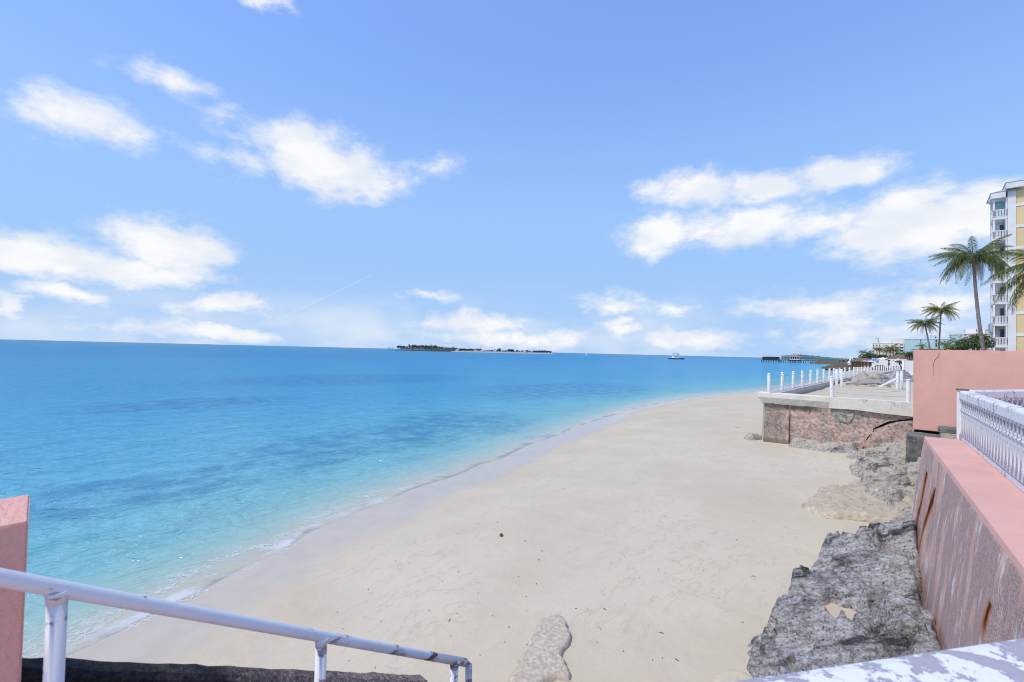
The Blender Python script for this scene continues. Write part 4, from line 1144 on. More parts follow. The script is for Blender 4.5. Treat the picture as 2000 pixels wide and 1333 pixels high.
# grove by the white hotel
for k, (px, py, D_, L_, lab) in enumerate([(1739, 680, 275, 4.0, 'broad bright palm in front of the white hotel'), (1745, 684, 272, 3.6, 'bushy palm right of the bright hotel palm'), (1732, 686, 270, 3.2, 'lower palm left of the bright hotel palm'),
                                           (1713, 682, 285, 2.6, 'left thin palm against the hotel windows'), (1718.5, 683, 286, 2.5, 'right thin palm against the hotel windows'), (1685, 688, 300, 3.0, 'seaward palm at the left end of the grove'),
                                           (1768, 691, 260, 2.6, 'palm at the landward end of the grove')]):
    p = atd(px, py, D_); palm(lab, gz(p), p, L_, 20, 80 + k, .2, .14, 3, bend=.05)
for k, (px, py, D_, rx, rz, lab) in enumerate([(1690, 697, 295, 3.2, 1.7, 'dark leafy tree at the left end of the grove'), (1700, 694, 292, 2.4, 2.4, 'bright green tree left of the hotel'), (1715, 697, 288, 3.0, 1.6, 'dark tree below the thin hotel palms'),
                                               (1729, 698, 280, 3.0, 1.5, 'green shrub under the bright hotel palm'), (1757, 696, 270, 2.6, 1.9, 'dark tree right of the hotel'), (1765, 699, 266, 2.2, 1.5, 'low tree at the foot of the teal building'), (1677, 702, 300, 2.6, .8, 'low scrub nearest the far beach')]):
    p = atd(px, py, D_); shrub(lab, p, (rx, rx * .8, rz), 900, .30, 100 + k, name='leafy_tree', cat='tree')

# ================================================================== buildings
def panel(mb, x0, x1, z0, z1, y0, y1): return mb.box(x0, x1, y0, y1, z0, z1)
YB = 88.0
def Bx(px): return aty(px, 600, YB).x
def Bz(px, py): return aty(px, py, YB).z
yb = thing('apartment_building', (Bx(1990), YB, 2.2), 'tall yellow apartment block with white balconies at the right edge', 'building')
xl, xm, xc, xr = Bx(1941), Bx(1967), Bx(1984.5), Bx(1984.5) + 16
floors = [Bz(1954, y_) for y_ in (425, 466, 507.5, 549, 590.5, 633, 675)]
st_h = (floors[0] - floors[-1]) / 6
floors.append(floors[-1] - st_h)
ztop = Bz(1985, 368)
MB().box(xc, xr, YB, YB + 14, 2.2, ztop).build('yellow_wall', M['yellow_wall'], yb)
MB().box(xm + .05, xc - .004, YB - .12, YB + 14, 2.2, ztop - .1).build('white_pier', M['white_wall'], yb)
for f in floors:
    zb = f + st_h * .42
    MB().box(xc + .002, xr, YB - .07, YB - .003, zb, zb + .36).build('white_band', M['white_wall'], yb)
# roof with deep fascia
rz = Bz(1966, 358)
rf = MB().box(xm - .15, xr + .4, YB - .8, YB + 14.5, ztop - .05, rz - .15).build('fascia', M['white_wall'], yb)
MB().hip(xm - .22, xr + .5, YB - .87, YB + 15, rz - .145, rz + 1.6, 7).build('roof', M['roof_grey'], yb)
MB().box(xl - .1, xm + .04, YB + 2.2, YB + 3.0, 2.2, floors[0] + st_h * .9).build('balcony_core', M['white_wall'], yb)
for k, f in enumerate(floors):
    bal = MB().box(xl - .12, xm + .03, YB - .15, YB + 2.19, f - .28, f).build('balcony', M['white_wall'], yb)
    mb = MB()
    mb.box(xl - .08, xm + .02, YB - .11, YB - .04, f + .98, f + 1.06); mb.box(xl - .08, xm + .02, YB - .11, YB - .04, f + .10, f + .16)
    nb = 9
    for q in range(nb + 1):
        x = xl - .06 + (xm - xl + .04) * q / nb; mb.box(x - .035, x + .035, YB - .10, YB - .05, f + .001, f + .98)
    for q in range(7):
        y_ = YB + .15 + q * .3; mb.box(xl - .08, xl - .03, y_, y_ + .06, f + .001, f + 1.0)
    mb.box(xl - .085, xl - .02, YB - .1, YB + 2.15, f + .985, f + 1.055)
    mb.build('railing', M['white_paint'], bal)
    nxt = f + st_h - .29
    MB().box(xl - .09, xl + .09, YB - .10, YB + .06, f + .002, nxt).build('column', M['white_paint'], bal)
    MB().box(xm - .14, xm + .02, YB - .10, YB + .06, f + .002, nxt).build('column', M['white_paint'], bal)
    MB().box(xl + .75, xm - .1, YB + 2.12, YB + 2.198, f + .002, f + 2.2).build('glass_door', M['glass'], bal)
    if k == 0: MB().box(xl + .1, xm - .1, YB + 2.10, YB + 2.115, f + .05, f + 2.5).build('shade', M['teal_wall'], bal)
zt0 = floors[0] + st_h - .3
MB().box(xl - .3, xm - .16, YB - .5, YB + 2.6, zt0, zt0 + .75).build('balcony_fascia', M['white_wall'], yb)
MB().hip(xl - .36, xm + 1.2, YB - .56, YB + 5, zt0 + .755, zt0 + 1.7, 1.6).build('balcony_roof', M['roof_grey'], yb)
for k in (2, 5): MB().box(xl - .34, xl - .13, YB - .3, YB + 2.4, floors[k] - 1.1, floors[k] + .1).build('side_screen', M['roof_grey'], yb)

def block(name, label, px0, px1, pyt, D_, depth, mat, wins=None, extra=None, base=2.2):
    """a far building: front on a plane of constant y, flat roof with parapet, recessed windows"""
    mid = atd((px0 + px1) / 2, pyt, D_); Y = mid.y
    x0, x1 = aty(px0, pyt, Y).x, aty(px1, pyt, Y).x
    zt = mid.z
    root = thing(name, (x0, Y, base), label, 'building')
    MB().box(x0, x1, Y, Y + depth, base, zt - .4).build('wall', M[mat], root)
    MB().box(x0 - .15, x1 + .15, Y - .15, Y + depth, zt - .395, zt).build('parapet', M['white_wall'], root)
    for (a, b_, c_, d_) in (wins or []):
        wx0, wx1 = aty(a, c_, Y).x, aty(b_, c_, Y).x; wz1, wz0 = aty(a, c_, Y).z, aty(a, d_, Y).z
        w = MB().box(wx0, wx1, Y - .06, Y + .3, wz0, wz1).build('window', M['glass'], root)
        MB().box(wx0 - .15, wx1 + .15, Y - .25, Y - .065, wz0 - .25, wz0 - .02).build('sill', M['white_wall'], w)
    return root, x0, x1, Y, zt
# white hotel with stepped roof and balconies
w = []
for r_ in range(4):
    y0 = 673.5 + r_ * 5.6
    for c_ in (1705, 1711.5, 1717): w.append((c_, c_ + 2.0, y0, y0 + 2.6))
    for c_ in (1748, 1757.5): w.append((c_, c_ + 6.5, y0 - .6, y0 + 1.7))
ht, hx0, hx1, HY, hzt = block('hotel', 'white hotel block with dark balconies behind the palm grove', 1704, 1766, 670, 340, 16, 'cream_wall', w)
a0 = aty(1709, 664, HY); a1 = aty(1714.5, 670, HY)
MB().box(a0.x, a1.x, HY + 1, HY + 8, a1.z - .5, a0.z + 1.5).build('stair_tower', M['cream_wall'], ht)
a0 = aty(1742, 662.5, HY); a1 = aty(1765, 670, HY)
MB().box(a0.x, a1.x, HY + 1.5, HY + 12, a1.z - .4, a0.z).build('penthouse', M['cream_wall'], ht)
a0 = aty(1719, 666, HY); a1 = aty(1741, 670, HY)
MB().box(a0.x, a1.x, HY + 1.5, HY + 12, a1.z - .4, a0.z).build('penthouse', M['white_wall'], ht)
for r_ in range(4):
    y0 = 676.5 + r_ * 5.6; a0, a1 = aty(1747, y0, HY), aty(1765, y0 + 1.3, HY)
    MB().box(a0.x, a1.x, HY - 1.1, HY - .3, a1.z, a0.z).build('balcony', M['white_wall'], ht)
block('teal_building', 'long pale teal building behind the palm pair', 1767, 1862, 661.5, 250, 18, 'teal_wall', [(1797, 1799.4, 664.5, 667.5), (1797, 1799.4, 668.3, 669.8), (1800.5, 1802.4, 673, 678), (1827, 1830, 664, 669), (1827, 1830, 672, 678)])
tb_, _, _, TY, _ = block('teal_tower', 'pale teal stair tower rising behind the palm pair', 1806, 1829, 654, 252.5, 10, 'teal_wall', [(1826.5, 1829, 658, 663)])
block('teal_annex', 'small teal block left of the white terraced house', 1858, 1882, 651.5, 190, 10, 'teal_wall')
wt, wx0, wx1, WY, wz = block('terraced_house', 'white house with stepped roof terraces behind the sea grape bush', 1880, 1929, 650, 150, 14, 'white_wall', [(1883, 1887.5, 651.5, 656), (1915, 1917.5, 653, 660), (1921.5, 1924, 653, 661)])
a0 = aty(1887, 641.5, WY); a1 = aty(1926, 650, WY)
MB().box(a0.x, a1.x, WY + 2, WY + 12, a1.z - .3, a0.z).build('upper_storey', M['white_wall'], wt)
a0 = aty(1908, 642.5, WY); a1 = aty(1916, 647, WY)
f_ = MB().box(a0.x, a1.x, WY + 1.9, WY + 2.2, a1.z, a0.z).build('window', M['glass'], wt)
for q in range(1, 4):
    x = a0.x + (a1.x - a0.x) * q / 4; MB().box(x - .06, x + .06, WY + 1.84, WY + 1.895, a1.z, a0.z).build('mullion', M['white_paint'], f_)
a0 = aty(1881, 661, WY); a1 = aty(1930, 663.5, WY)
MB().box(a0.x, a1.x, WY - 1.6, WY - .1, a1.z, a0.z).build('tiled_eave', M['terracotta'], wt)
block('yellow_house', 'pale yellow house between the palm trunk and the apartment block', 1926, 1946, 641, 165, 10, 'pale_yellow', [(1931, 1934, 645, 650), (1931, 1934, 656, 661)])

# ================================================================== middle distance, beside the pink wall
def low_wall(name, label, px0, px1, pyt, D_, mat, th=.3, cat='wall', base=2.2):
    p0, p1 = atd(px0, pyt, D_), atd(px1, pyt, D_)
    root = MB().box(p0.x, max(p1.x, p0.x + .2), p0.y, p0.y + th, base, p0.z).build(name, M[mat], None, .01)
    return tag(root, label, cat)
low_wall('garden_wall', 'white garden wall left of the pink wall, higher part', 1768, 1784, 704.5, 74, 'white_wall')
low_wall('garden_wall', 'low concrete step between the terrace and the white garden wall', 1762, 1784, 733, 52, 'concrete', 3)
low_wall('garden_wall', 'long white beach wall in front of the palm grove', 1716, 1752, 704, 150, 'white_wall')
low_wall('garden_wall', 'short white wall end near the blue umbrellas', 1703, 1716, 709, 140, 'white_wall')
for k, (pa_, pb2, D_, lab) in enumerate([(1704, 1732, 128, 'long low brown rock bank below the white beach wall'), (1734, 1766, 116, 'short low brown rock bank below the green hedge')]):
    a_, b_ = atd(pa_, 712, D_), atd(pb2, 712, D_)
    rock('rock_bank', lab, [(a_.x, a_.y - 1.6), (b_.x, b_.y - 1.6), (b_.x + .5, b_.y + 2), (a_.x - .5, a_.y + 2)], lambda x, y: .95 + .35 * noise.noise((x * .5, y * .5, 3)), M['far_rock'], .3, 1.2, .35, 90.0 + k, .5, floor=2.2, freq=.5)
# thatched shelter
p = atd(1768, 700, 110)
tk = thing('thatched_shelter', gz(p), 'thatched shelter roof left of the pink wall', 'shelter')
MB().hip(p.x - 2.9, p.x + 2.9, p.y - 2, p.y + 2, p.z - .35, p.z + .7, 1.8).build('roof', M['thatch'], tk)
for sx_ in (-2.3, 2.3):
    for sy_ in (-1.5, 1.5): MB().tube([(p.x + sx_, p.y + sy_, 2.2), (p.x + sx_, p.y + sy_, p.z - .3)], .08, 6).build('post', M['bark'], tk)
# beach umbrellas and bathers' gear on the far beach
def umbrella(label, px, py, D_, r, mat):
    p = atd(px, py, D_)
    root = thing('beach_umbrella', (p.x, p.y, .9), label, 'umbrella', 'umbrellas on the far beach')
    MB().lathe([(r, -.28 * r), (r * .72, -.1 * r), (r * .3, .03 * r), (.01, .1 * r)], (p.x, p.y, p.z), 8, False).build('canopy', M[mat], root)
    MB().tube([(p.x, p.y, .9), (p.x, p.y, p.z)], .04, 5).build('pole', M['white_paint'], root)
for k, (px, py, D_, r, mat, lab) in enumerate([
        (1689, 704.5, 240, 1.3, 'canvas_rose', 'rose umbrella farthest left on the far beach'), (1696, 705, 236, 1.3, 'canvas_rose', 'second rose umbrella on the far beach'), (1702, 705, 232, 1.2, 'boat_white', 'white umbrella beside the rose ones'),
        (1706, 702.5, 225, 1.6, 'canvas_blue', 'larger blue umbrella before the grove'), (1711, 702, 222, 1.5, 'canvas_blue', 'middle blue umbrella before the grove'), (1715.5, 703, 220, 1.4, 'canvas_blue', 'right blue umbrella before the grove'),
        (1725, 699.5, 190, 1.8, 'boat_white', 'big white umbrella before the bright hotel palm'), (1733, 700, 188, 1.6, 'boat_white', 'second big white umbrella under the palms')]):
    umbrella(lab, px, py, D_, r, mat)
# long thatched beach bar
p = atd(1682, 703.5, 265)
bb = thing('beach_bar', (p.x, p.y, .9), 'long brown thatched beach bar below the grove', 'bar')
MB().hip(p.x - 4.2, p.x + 5.2, p.y - 3, p.y + 3, p.z - .6, p.z + .9, 2.6).build('roof', M['thatch'], bb)
for q in range(5): MB().tube([(p.x - 3.8 + q * 2.1, p.y - 2.6, .9), (p.x - 3.8 + q * 2.1, p.y - 2.6, p.z - .5)], .1, 5).build('post', M['brown_wood'], bb)
MB().box(p.x - 3.6, p.x + 4.4, p.y - 1, p.y + 2.4, .9, p.z - .9).build('counter', M['brown_wood'], bb)
# white bench / lifeguard platform with crossbars
p = atd(1754, 712, 105)
gt = thing('white_gate', gz(p), 'white crossbar gate in front of the green hedge', 'gate')
MB().box(p.x - .08, p.x + .08, p.y - .08, p.y + .08, 2.2, p.z + 1.1).build('post', M['white_paint'], gt)
for q in (.3, .75): MB().box(p.x - 1.3, p.x + 1.3, p.y - .13, p.y - .083, p.z + q, p.z + q + .14).build('rail', M['white_paint'], gt)
# rocks on the shore beyond the fence
pr = [tuple(atz(px, py, .6)[:2]) for px, py in [(1603, 716), (1640, 713.5), (1668, 713), (1668, 722), (1640, 722), (1606, 720)]]
rock('shore_rocks', 'low dark rocks on the shore behind the post fence', pr, lambda x, y: 1.1 + .5 * noise.noise((x * .1, y * .1, 1)), M['far_rock'], 1.6, 5, .5, 71.0, 1.0, floor=.3, freq=.15)

# ================================================================== pier, groyne and far shore
PD = 505.0
def stilts(root, A, B, n, z0, z1, r=.28):
    for k in range(n):
        p = A.lerp(B, k / (n - 1)); MB().tube([(p.x, p.y, z0), (p.x, p.y, z1)], r, 5).build('stilt', M['dark_wood'], root)
def pier_house(label, px0, px1, pyd, pye, pyr, mat_w, mat_r, dep=11, n=12):
    A, B = atd(px0, pyd, PD), atd(px1, pyd, PD)
    zd, ze, zr = A.z, atd(px0, pye, PD).z, atd(px0, pyr, PD).z
    t = Vector((B.x - A.x, B.y - A.y, 0)); L = t.length; t /= L; nn = Vector((-t.y, t.x, 0))
    if nn.y < 0: nn = -nn
    root = thing('pier_house', (A.x, A.y, 0), label, 'building')
    def P3(s_, o_, z): q = Vector((A.x, A.y, 0)) + t * s_ + nn * o_; return (q.x, q.y, z)
    def bx(name, s0, s1, o0, o1, z0, z1, m):
        vs = [P3(s_, o_, z) for z in (z0, z1) for o_ in (o0, o1) for s_ in (s0, s1)]
        return MB().add(vs, [(0, 2, 3, 1), (4, 5, 7, 6), (0, 1, 5, 4), (2, 6, 7, 3), (0, 4, 6, 2), (1, 3, 7, 5)]).build(name, M[m], root)
    bx('deck', -.5, L + .5, -1, dep + 1, zd - .4, zd, 'dark_wood')
    bx('wall', .6, L - .6, .6, dep - .6, zd + .003, ze, mat_w)
    nw = max(4, int(L / 2.6))
    for k in range(nw):
        s0 = .9 + (L - 1.8) * k / nw; bx('window', s0 + .4, s0 + (L - 1.8) / nw - .4, .52, .63, zd + .9, ze - .5, 'glass' if mat_w == 'dark_wood' else 'dark_wood')
    ins = dep / 2
    vs = [P3(-.6, -.6, ze + .003), P3(L + .6, -.6, ze + .003), P3(L + .6, dep + .6, ze + .003), P3(-.6, dep + .6, ze + .003), P3(ins * .8, dep / 2, zr), P3(L - ins * .8, dep / 2, zr)]
    MB().add(vs, [(0, 1, 5, 4), (1, 2, 5), (2, 3, 4, 5), (3, 0, 4), (3, 2, 1, 0)]).build('roof', M[mat_r], root)
    for o_ in (-.5, dep * .5):
        for k in range(n):
            q = P3(L * k / (n - 1), o_, 0); MB().tube([(q[0], q[1], -1), (q[0], q[1], zd - .405)], .26, 5).build('stilt', M['dark_wood'], root)
    return root, P3, L, zr
pier_house('dark wooden pier house on stilts at the end of the pier', 1487.5, 1524, 703, 697, 694, 'dark_wood', 'roof_grey')
r_, P3, L_, zr_ = pier_house('beige pier house with a small lookout on its roof', 1541, 1563, 703, 696.5, 693.5, 'cream_wall', 'tan_roof', 10, 8)
q = P3(L_ * .62, 5, 0)
MB().hip(q[0] - 2.6, q[0] + 2.6, q[1] - 2.4, q[1] + 2.4, zr_ + .6, zr_ + 1.5, 2.4).build('lookout_roof', M['tan_roof'], r_)
for (a, b_) in ((-1.8, -1.8), (1.8, -1.8), (-1.8, 1.8), (1.8, 1.8)): MB().tube([(q[0] + a, q[1] + b_, zr_ - 1.2), (q[0] + a, q[1] + b_, zr_ + .62)], .14, 5).build('lookout_post', M['brown_wood'], r_)
A, B = atd(1522, 703.3, PD), atd(1601, 703.9, PD)
wk = thing('pier_walkway', (A.x, A.y, 0), 'long stilted pier walkway joining the pier houses to the shore', 'pier')
t = (B - A); t.z = 0; L_ = t.length; t /= L_; nn = Vector((-t.y, t.x, 0)); nn = nn if nn.y > 0 else -nn
mb = MB(); qs = [A, B, B + nn * 3, A + nn * 3]
mb.add([(q.x, q.y, z) for z in (A.z - .5, A.z - .05) for q in qs], [(3, 2, 1, 0), (4, 5, 6, 7), (0, 1, 5, 4), (1, 2, 6, 5), (2, 3, 7, 6), (3, 0, 4, 7)])
mb.build('deck', M['brown_wood'], wk)
for k in range(19):
    p = A.lerp(B, k / 18); MB().tube([(p.x, p.y, -1), (p.x, p.y, A.z - .51)], .24, 5).build('stilt', M['dark_wood'], wk)
    MB().tube([(p.x, p.y, A.z - .045), (p.x, p.y, A.z + 1.0)], .09, 4).build('rail_post', M['white_paint' if k % 3 else 'dark_wood'], wk)
MB().tube([(A.x, A.y, A.z + .95), (B.x, B.y, A.z + .95)], .07, 4).build('handrail', M['white_paint'], wk)
gp = [tuple(atd(px, 706, D_)[:2]) for px, D_ in [(1581, 470), (1600, 462), (1630, 455), (1664, 448), (1672, 452), (1664, 462), (1630, 470), (1600, 478), (1583, 480)]]
rock('groyne', 'low brown rock groyne running out from the far beach', gp, lambda x, y: 2.1, M['far_rock'], 1.5, 5, .7, 77.0, 1.2, floor=.1, freq=.15)
for k, (px, lab) in enumerate([(1643.5, 'left thatched hut on the groyne'), (1652, 'right thatched hut on the groyne')]):
    p = atd(px, 704, 458)
    hu_ = thing('beach_hut', (p.x, p.y, 2.0), lab, 'hut', 'thatched huts on the groyne')
    MB().lathe([(2.4, 0), (1.6, .7), (.1, 1.7)], (p.x, p.y, p.z), 9).build('roof', M['thatch'], hu_)
    for a_ in range(4): MB().tube([(p.x + 1.6 * math.cos(a_ * 1.57 + .7), p.y + 1.6 * math.sin(a_ * 1.57 + .7), 2.0), (p.x + 1.6 * math.cos(a_ * 1.57 + .7), p.y + 1.6 * math.sin(a_ * 1.57 + .7), p.z + .1)], .13, 5).build('post', M['dark_wood'], hu_)
def sailing_boat(label, p, h, seed=0):
    root = thing('sailing_boat', (p.x, p.y, p.z), label, 'boat')
    s_ = h / 6
    MB().tube([p + Vector((-1.6, 0, .15)) * s_, p + Vector((-.8, 0, .05)) * s_, p + Vector((1.4, 0, .1)) * s_, p + Vector((2.2, 0, .4)) * s_], [.12 * s_, .4 * s_, .42 * s_, .05 * s_], 7).build('hull', M['boat_white'], root)
    MB().tube([p + Vector((.3, 0, .3)) * s_, p + Vector((.3, 0, 6)) * s_], .05 * s_, 5).build('mast', M['boat_white'], root)
    MB().add([p + Vector(v) * s_ for v in ((.25, 0, .9), (.25, 0, 5.9), (-1.7, .25, .95), (-.5, .22, 2.4))], [(0, 3, 1), (0, 2, 3)]).build('sail', M['boat_white'], root)
p = atz(1660.5, 710.5, .9); p = atd(1660.5, 711, 430); p.z = .7
sailing_boat('white sail of a dinghy pulled up on the far beach', p, 7.0)
p = atd(1145, 694, 1000); p.z = 0
sailing_boat('tiny white sailing boat on the horizon right of the island', p, 8.0)

# power catamaran
def motor_boat():
    p = atd(1320, 702, 545); p.z = 0
    v = Vector((CAM_R @ Vector((1, 0, 0)))); v.z = 0; v.normalize(); w_ = Vector((-v.y, v.x, 0))
    root = thing('motor_boat', p, 'motor catamaran with dark canopy crossing in front of the horizon', 'boat')
    def Q(a, b_, c_): return p + v * a + w_ * b_ + Vector((0, 0, c_))
    def hull(name, b0, m, z0, z1, k=1.0):
        sec = [(-8, .9 * k), (-5, 1.0 * k), (2, 1.0 * k), (6, .6 * k), (8.6, .06)]
        vs = []
        for a, hw in sec:
            rise_ = .5 * max(0, (a - 2) / 6)
            vs += [Q(a, b0 - hw * .6, z0 + rise_ * .6), Q(a, b0 + hw * .6, z0 + rise_ * .6), Q(a, b0 + hw, z1 + rise_), Q(a, b0 - hw, z1 + rise_)]
        fs = [(i * 4 + j, (i + 1) * 4 + j, (i + 1) * 4 + (j + 1) % 4, i * 4 + (j + 1) % 4) for i in range(4) for j in range(4)]
        MB().add(vs, fs + [(0, 1, 2, 3), (19, 18, 17, 16)]).build(name, M[m], root)
    for b0 in (-2.6, 2.6):
        hull('hull', b0, 'boat_navy', -.3, .95); hull('gunwale', b0, 'boat_white', .955, 1.5, 1.04)
    def bx(name, a0, a1, b0, b1, z0, z1, m):
        vs = [Q(a, b_, z) for z in (z0, z1) for b_ in (b0, b1) for a in (a0, a1)]
        MB().add(vs, [(0, 2, 3, 1), (4, 5, 7, 6), (0, 1, 5, 4), (2, 6, 7, 3), (0, 4, 6, 2), (1, 3, 7, 5)]).build(name, M[m], root)
    bx('deck', -7.5, 5.5, -3, 3, 1.3, 1.62, 'boat_white')
    bx('cabin', -3.5, 2.6, -2.2, 2.2, 1.63, 3.1, 'boat_white'); bx('cabin_window', -3.0, 2.2, -2.26, -2.205, 2.2, 2.8, 'glass')
    for a in (-1.6, 2.2):
        for b_ in (-1.6, 1.6): MB().tube([Q(a, b_, 3.105), Q(a, b_, 5.6)], .09, 5).build('canopy_post', M['boat_white'], root)
    vs = []
    for i in range(7):
        t_ = i / 6; a = -3.6 + 6.8 * t_; z = 5.7 + .5 * math.sin(math.pi * (.25 + .6 * t_)) - (.7 * max(0, t_ - .8) / .2)
        vs += [Q(a, -2, z), Q(a, 2, z), Q(a, 2, z + .28), Q(a, -2, z + .28)]
    MB().add(vs, [(i * 4 + j, (i + 1) * 4 + j, (i + 1) * 4 + (j + 1) % 4, i * 4 + (j + 1) % 4) for i in range(6) for j in range(4)] + [(0, 1, 2, 3), (27, 26, 25, 24)]).build('canopy', M['canvas_dark'], root)
    bx('console', .2, 1.6, -.8, .8, 3.105, 4.1, 'boat_navy')
motor_boat()

# far low ridge beyond the pier
mb = MB(); vs = []; n_ = 60
for i in range(n_ + 1):
    px = 1526 + (1700 - 1526) * i / n_; a = atd(px, 700, 1050)
    h = 4 + 8.5 * max(0, 1 - abs(i / n_ - .22) * 1.6) + 2.2 * noise.noise((i * .5, 1, 1)) + 1.3 * noise.noise((i * 1.9, 5, 1))
    b_ = atd(px, 700, 1200)
    vs += [(a.x, a.y, -1), (a.x, a.y, max(1.5, h * .6)), ((a.x + b_.x) / 2, (a.y + b_.y) / 2, max(2, h)), (b_.x, b_.y, -1)]
mb.add(vs, [(i * 4 + j, i * 4 + j + 1, (i + 1) * 4 + j + 1, (i + 1) * 4 + j) for i in range(n_) for j in range(3)])
o = mb.build('far_ridge', M['hill_green_haze']); tag(o, 'low blue green ridge behind the pier', 'hill', kind='structure')

# ================================================================== island
ID = 1200.0
mb = MB(); vs = []; n_ = 90; cols = 6
for i in range(n_ + 1):
    t = i / n_; px = 742 + (1084 - 742) * t
    e = math.sin(math.pi * min(1, max(0, t))) ** .45
    for j in range(cols + 1):
        s_ = j / cols
        a = atd(px, 690, ID - 20 * e + 120 * s_ * e)
        z = -.8 + (2.2 + 1.5 * e + (1.0 if t < .5 else 0)) * math.sin(math.pi * min(1, s_ * 1.0 + .02)) ** .5 * e + .4 * noise.noise((t * 30, s_ * 4, 0))
        vs.append((a.x, a.y, z))
n = cols + 1
mb.add(vs, [(i * n + j, i * n + j + 1, (i + 1) * n + j + 1, (i + 1) * n + j) for i in range(n_) for j in range(cols)], True)
isl = mb.build('island', M['island_soil']); tag(isl, 'low wooded island on the horizon', 'island', kind='structure')
mb = MB(); vs = []
for i in range(41):
    t = i / 40; px = 880 + (1082 - 880) * t; a = atd(px, 690, ID - 27); b_ = atd(px, 690, ID - 8)
    z = 1.5 * math.sin(math.pi * t) ** .4 + .2 * noise.noise((i * .7, 0, 0))
    vs += [(a.x, a.y, -.3), (a.x * .4 + b_.x * .6, a.y * .4 + b_.y * .6, .6 + z), (b_.x, b_.y, 1.2 + z)]
mb.add(vs, [(i * 3 + j, i * 3 + j + 1, (i + 1) * 3 + j + 1, (i + 1) * 3 + j) for i in range(40) for j in range(2)], True)
o = mb.build('island_beach', M['island_sand']); tag(o, 'white sand beach along the right half of the island', 'beach', kind='structure')
rn = random.Random(99)
def tree_proto(seed, h, w, kind):
    r2 = random.Random(seed)
    root = bpy.data.objects.new('island_tree', None); COL.objects.link(root)
    mb = MB()
    if kind == 'pine': crown(mb, (0, 0, h * .62), (w, w, h * .42), 150, 1.15, r2)
    else: crown(mb, (0, 0, h * .55), (w * 1.3, w * 1.3, h * .45), 150, 1.25, r2)
    OFF[root.name] = Vector((0, 0, 0))
    mb.build('crown', M['pine_leaf'], root)
    MB().tube([(0, 0, 0), (.2, .1, h * .5), (0, 0, h * .9)], [.4, .3, .08], 5).build('trunk', M['bark'], root)
    return root
protos = {'pine': [tree_proto(s_, 13, 3.2, 'pine') for s_ in (1, 2, 3)], 'round': [tree_proto(s_, 8, 3.6, 'round') for s_ in (4, 5, 6)]}
used_p = set()
def itree(px, h, kind, label, group, dd=0):
    pr_ = rn.choice(protos[kind])
    if pr_.name in used_p: o = copy_tree(pr_)
    else: used_p.add(pr_.name); o = pr_
    p = atd(px, 690, ID + 25 + dd)
    o.location = (p.x, p.y, 2.4); k = h / (13 if kind == 'pine' else 8)
    o.scale = (k * rn.uniform(.85, 1.2), k * rn.uniform(.85, 1.2), k); o.rotation_euler.z = rn.uniform(0, 6)
    tag(o, label, 'tree', group)
for k in range(10): itree(776 + 20 * k / 9 + rn.uniform(-1, 1), 10.5 + rn.uniform(-1.5, 1), 'pine', 'pine of the flat topped row left of the pink island house', 'pines left of the pink island house', rn.uniform(0, 50))
for k in range(26): itree(800 + 52 * k / 25 + rn.uniform(-1, 1), 13.5 + rn.uniform(-2, 1.5), 'pine', 'tall dark pine in the highest part of the island wood', 'tall pines of the island wood', rn.uniform(0, 50))
for k in range(18): itree(852 + 40 * k / 17 + rn.uniform(-1, 1), 10 + rn.uniform(-2, 1.2), 'pine', 'pine on the falling right shoulder of the island wood', 'pines on the right shoulder of the island wood', rn.uniform(0, 50))
for k in range(30): itree(784 + 118 * k / 29, rn.uniform(5, 7), 'round', 'low rounded tree at the foot of the island wood', 'low trees at the foot of the island wood', rn.uniform(-30, 0))
for k in range(13): itree(892 + 46 * k / 12, rn.uniform(6.2, 8.2), 'round', 'low tree of the belt in the middle of the island', 'trees in the middle of the island', rn.uniform(-5, 25))
for k in range(6): itree(953 + 16 * k / 5, rn.uniform(5, 7), 'pine', 'dark pine right of the island pavilion', 'pines right of the pavilion', rn.uniform(-5, 20))
for px, h, kd, lab in [(975, 9.5, 'round', 'large round tree right of the pines on the island'), (984, 5, 'round', 'low tree in front of the red island house'), (996, 9, 'round', 'tallest round tree on the open right half of the island'), (1001, 8, 'round', 'tree leaning on the tallest round tree of the island'),
                       (1010, 7, 'round', 'narrow tree right of the tallest round tree of the island'), (1028, 7.5, 'round', 'lone round tree on the island beach'), (1034, 6, 'round', 'smaller tree beside the lone beach tree'), (759, 5.0, 'pine', 'left thin palm like tree at the island tip'), (763, 5, 'pine', 'middle thin tree at the island tip'), (767, 4.6, 'pine', 'right thin tree at the island tip')]:
    itree(px, h, kd, lab, None)
for k in range(34): itree(896 + 178 * k / 33, rn.uniform(4.2, 6.2), 'round', 'low scrub tree along the back of the island beach', 'scrub behind the island beach', rn.uniform(10, 40))
for k in range(7): itree(1044 + 31 * k / 6, rn.uniform(5.5, 7.5), 'round', 'tree in the clump at the right end of the island', 'trees at the right end of the island', rn.uniform(-5, 20))
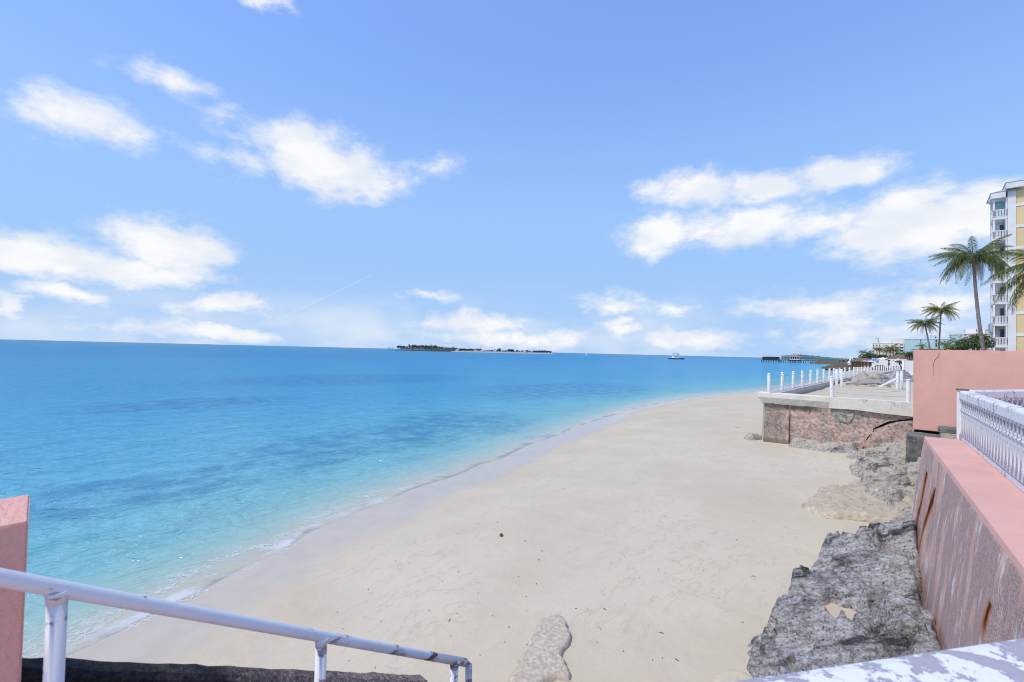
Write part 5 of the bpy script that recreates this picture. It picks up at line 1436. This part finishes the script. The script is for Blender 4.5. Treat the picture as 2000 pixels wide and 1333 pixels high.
def ihouse(px, w_, h_, mat, roof, lab):
    p = atd(px, 690, ID - 4); root = thing('island_house', (p.x, p.y, 2.0), lab, 'house')
    MB().box(p.x - w_ / 2, p.x + w_ / 2, p.y - 3, p.y + 3, 1.5, 2 + h_).build('wall', M[mat], root)
    MB().hip(p.x - w_ / 2 - .5, p.x + w_ / 2 + .5, p.y - 3.6, p.y + 3.6, 2 + h_ + .003, 2 + h_ + 2, 2).build('roof', M[roof], root)
    for q in (-.25, .25): MB().box(p.x + w_ * q - .6, p.x + w_ * q + .6, p.y - 3.06, p.y - 2.9, 2.6, 2 + h_ - .6).build('window', M['glass'], root)
for a in [(803, 6, 3, 'canvas_rose', 'terracotta', 'pink house below the tall wood on the island'), (893, 9, 3, 'white_wall', 'concrete', 'white house in the middle of the island'), (929, 9, 3, 'white_wall', 'roof_grey', 'white pavilion with grey roof on the island'),
          (942, 10, 3.2, 'canvas_rose', 'white_wall', 'rose house right of the pavilion on the island'), (967, 8, 2.6, 'cream_wall', 'canvas_rose', 'cream house by the island beach'), (985, 6, 3.4, 'terracotta', 'terracotta', 'red house behind the island beach'), (1026, 6, 2.6, 'pale_yellow', 'tan_roof', 'pale yellow hut below the lone beach tree')]: ihouse(*a)

# ================================================================== small things on the sand
p = on_sand(979, 1048)
ck = thing('coconut_husk', p, 'brown coconut husk alone on the open sand', 'coconut')
mb = MB(); prof = [(k_ * .46, z_ * .42) for k_, z_ in [(.001, 0), (.05, .012), (.085, .05), (.088, .085), (.06, .125), (.02, .145), (.001, .147)]]
mb.lathe(prof, p, 12); mb.build('shell', M['coconut'], ck)
MB().lathe([(.012, .058), (.015, .064), (.006, .069), (.001, .07)], p, 8).build('stalk_end', M['palm_dead'], ck)
rn = random.Random(3); mb = MB()
for _ in range(100):
    px, py = rn.uniform(620, 1780), rn.uniform(860, 1333)
    q = on_sand(px, py)
    if q.x - xw(q.y) < 2.6 or q.x > -.4: continue
    a_ = rn.uniform(0, 6.28); L_ = rn.choice((.006, .008, .01, .015, .035)) * rn.uniform(.6, 1.3)
    d_ = Vector((math.cos(a_), math.sin(a_), 0)); e_ = Vector((-d_.y, d_.x, 0)) * rn.uniform(-.4, .4)
    mb.tube([q - d_ * L_ + Vector((0, 0, .004)), q + e_ * L_ + Vector((0, 0, .014)), q + d_ * L_ + Vector((0, 0, .006))], [.002, .005, .002], 4)
o = mb.build('seaweed_bits', M['seaweed']); tag(o, 'dry seaweed bits and twigs scattered over the sand', 'seaweed', kind='stuff')
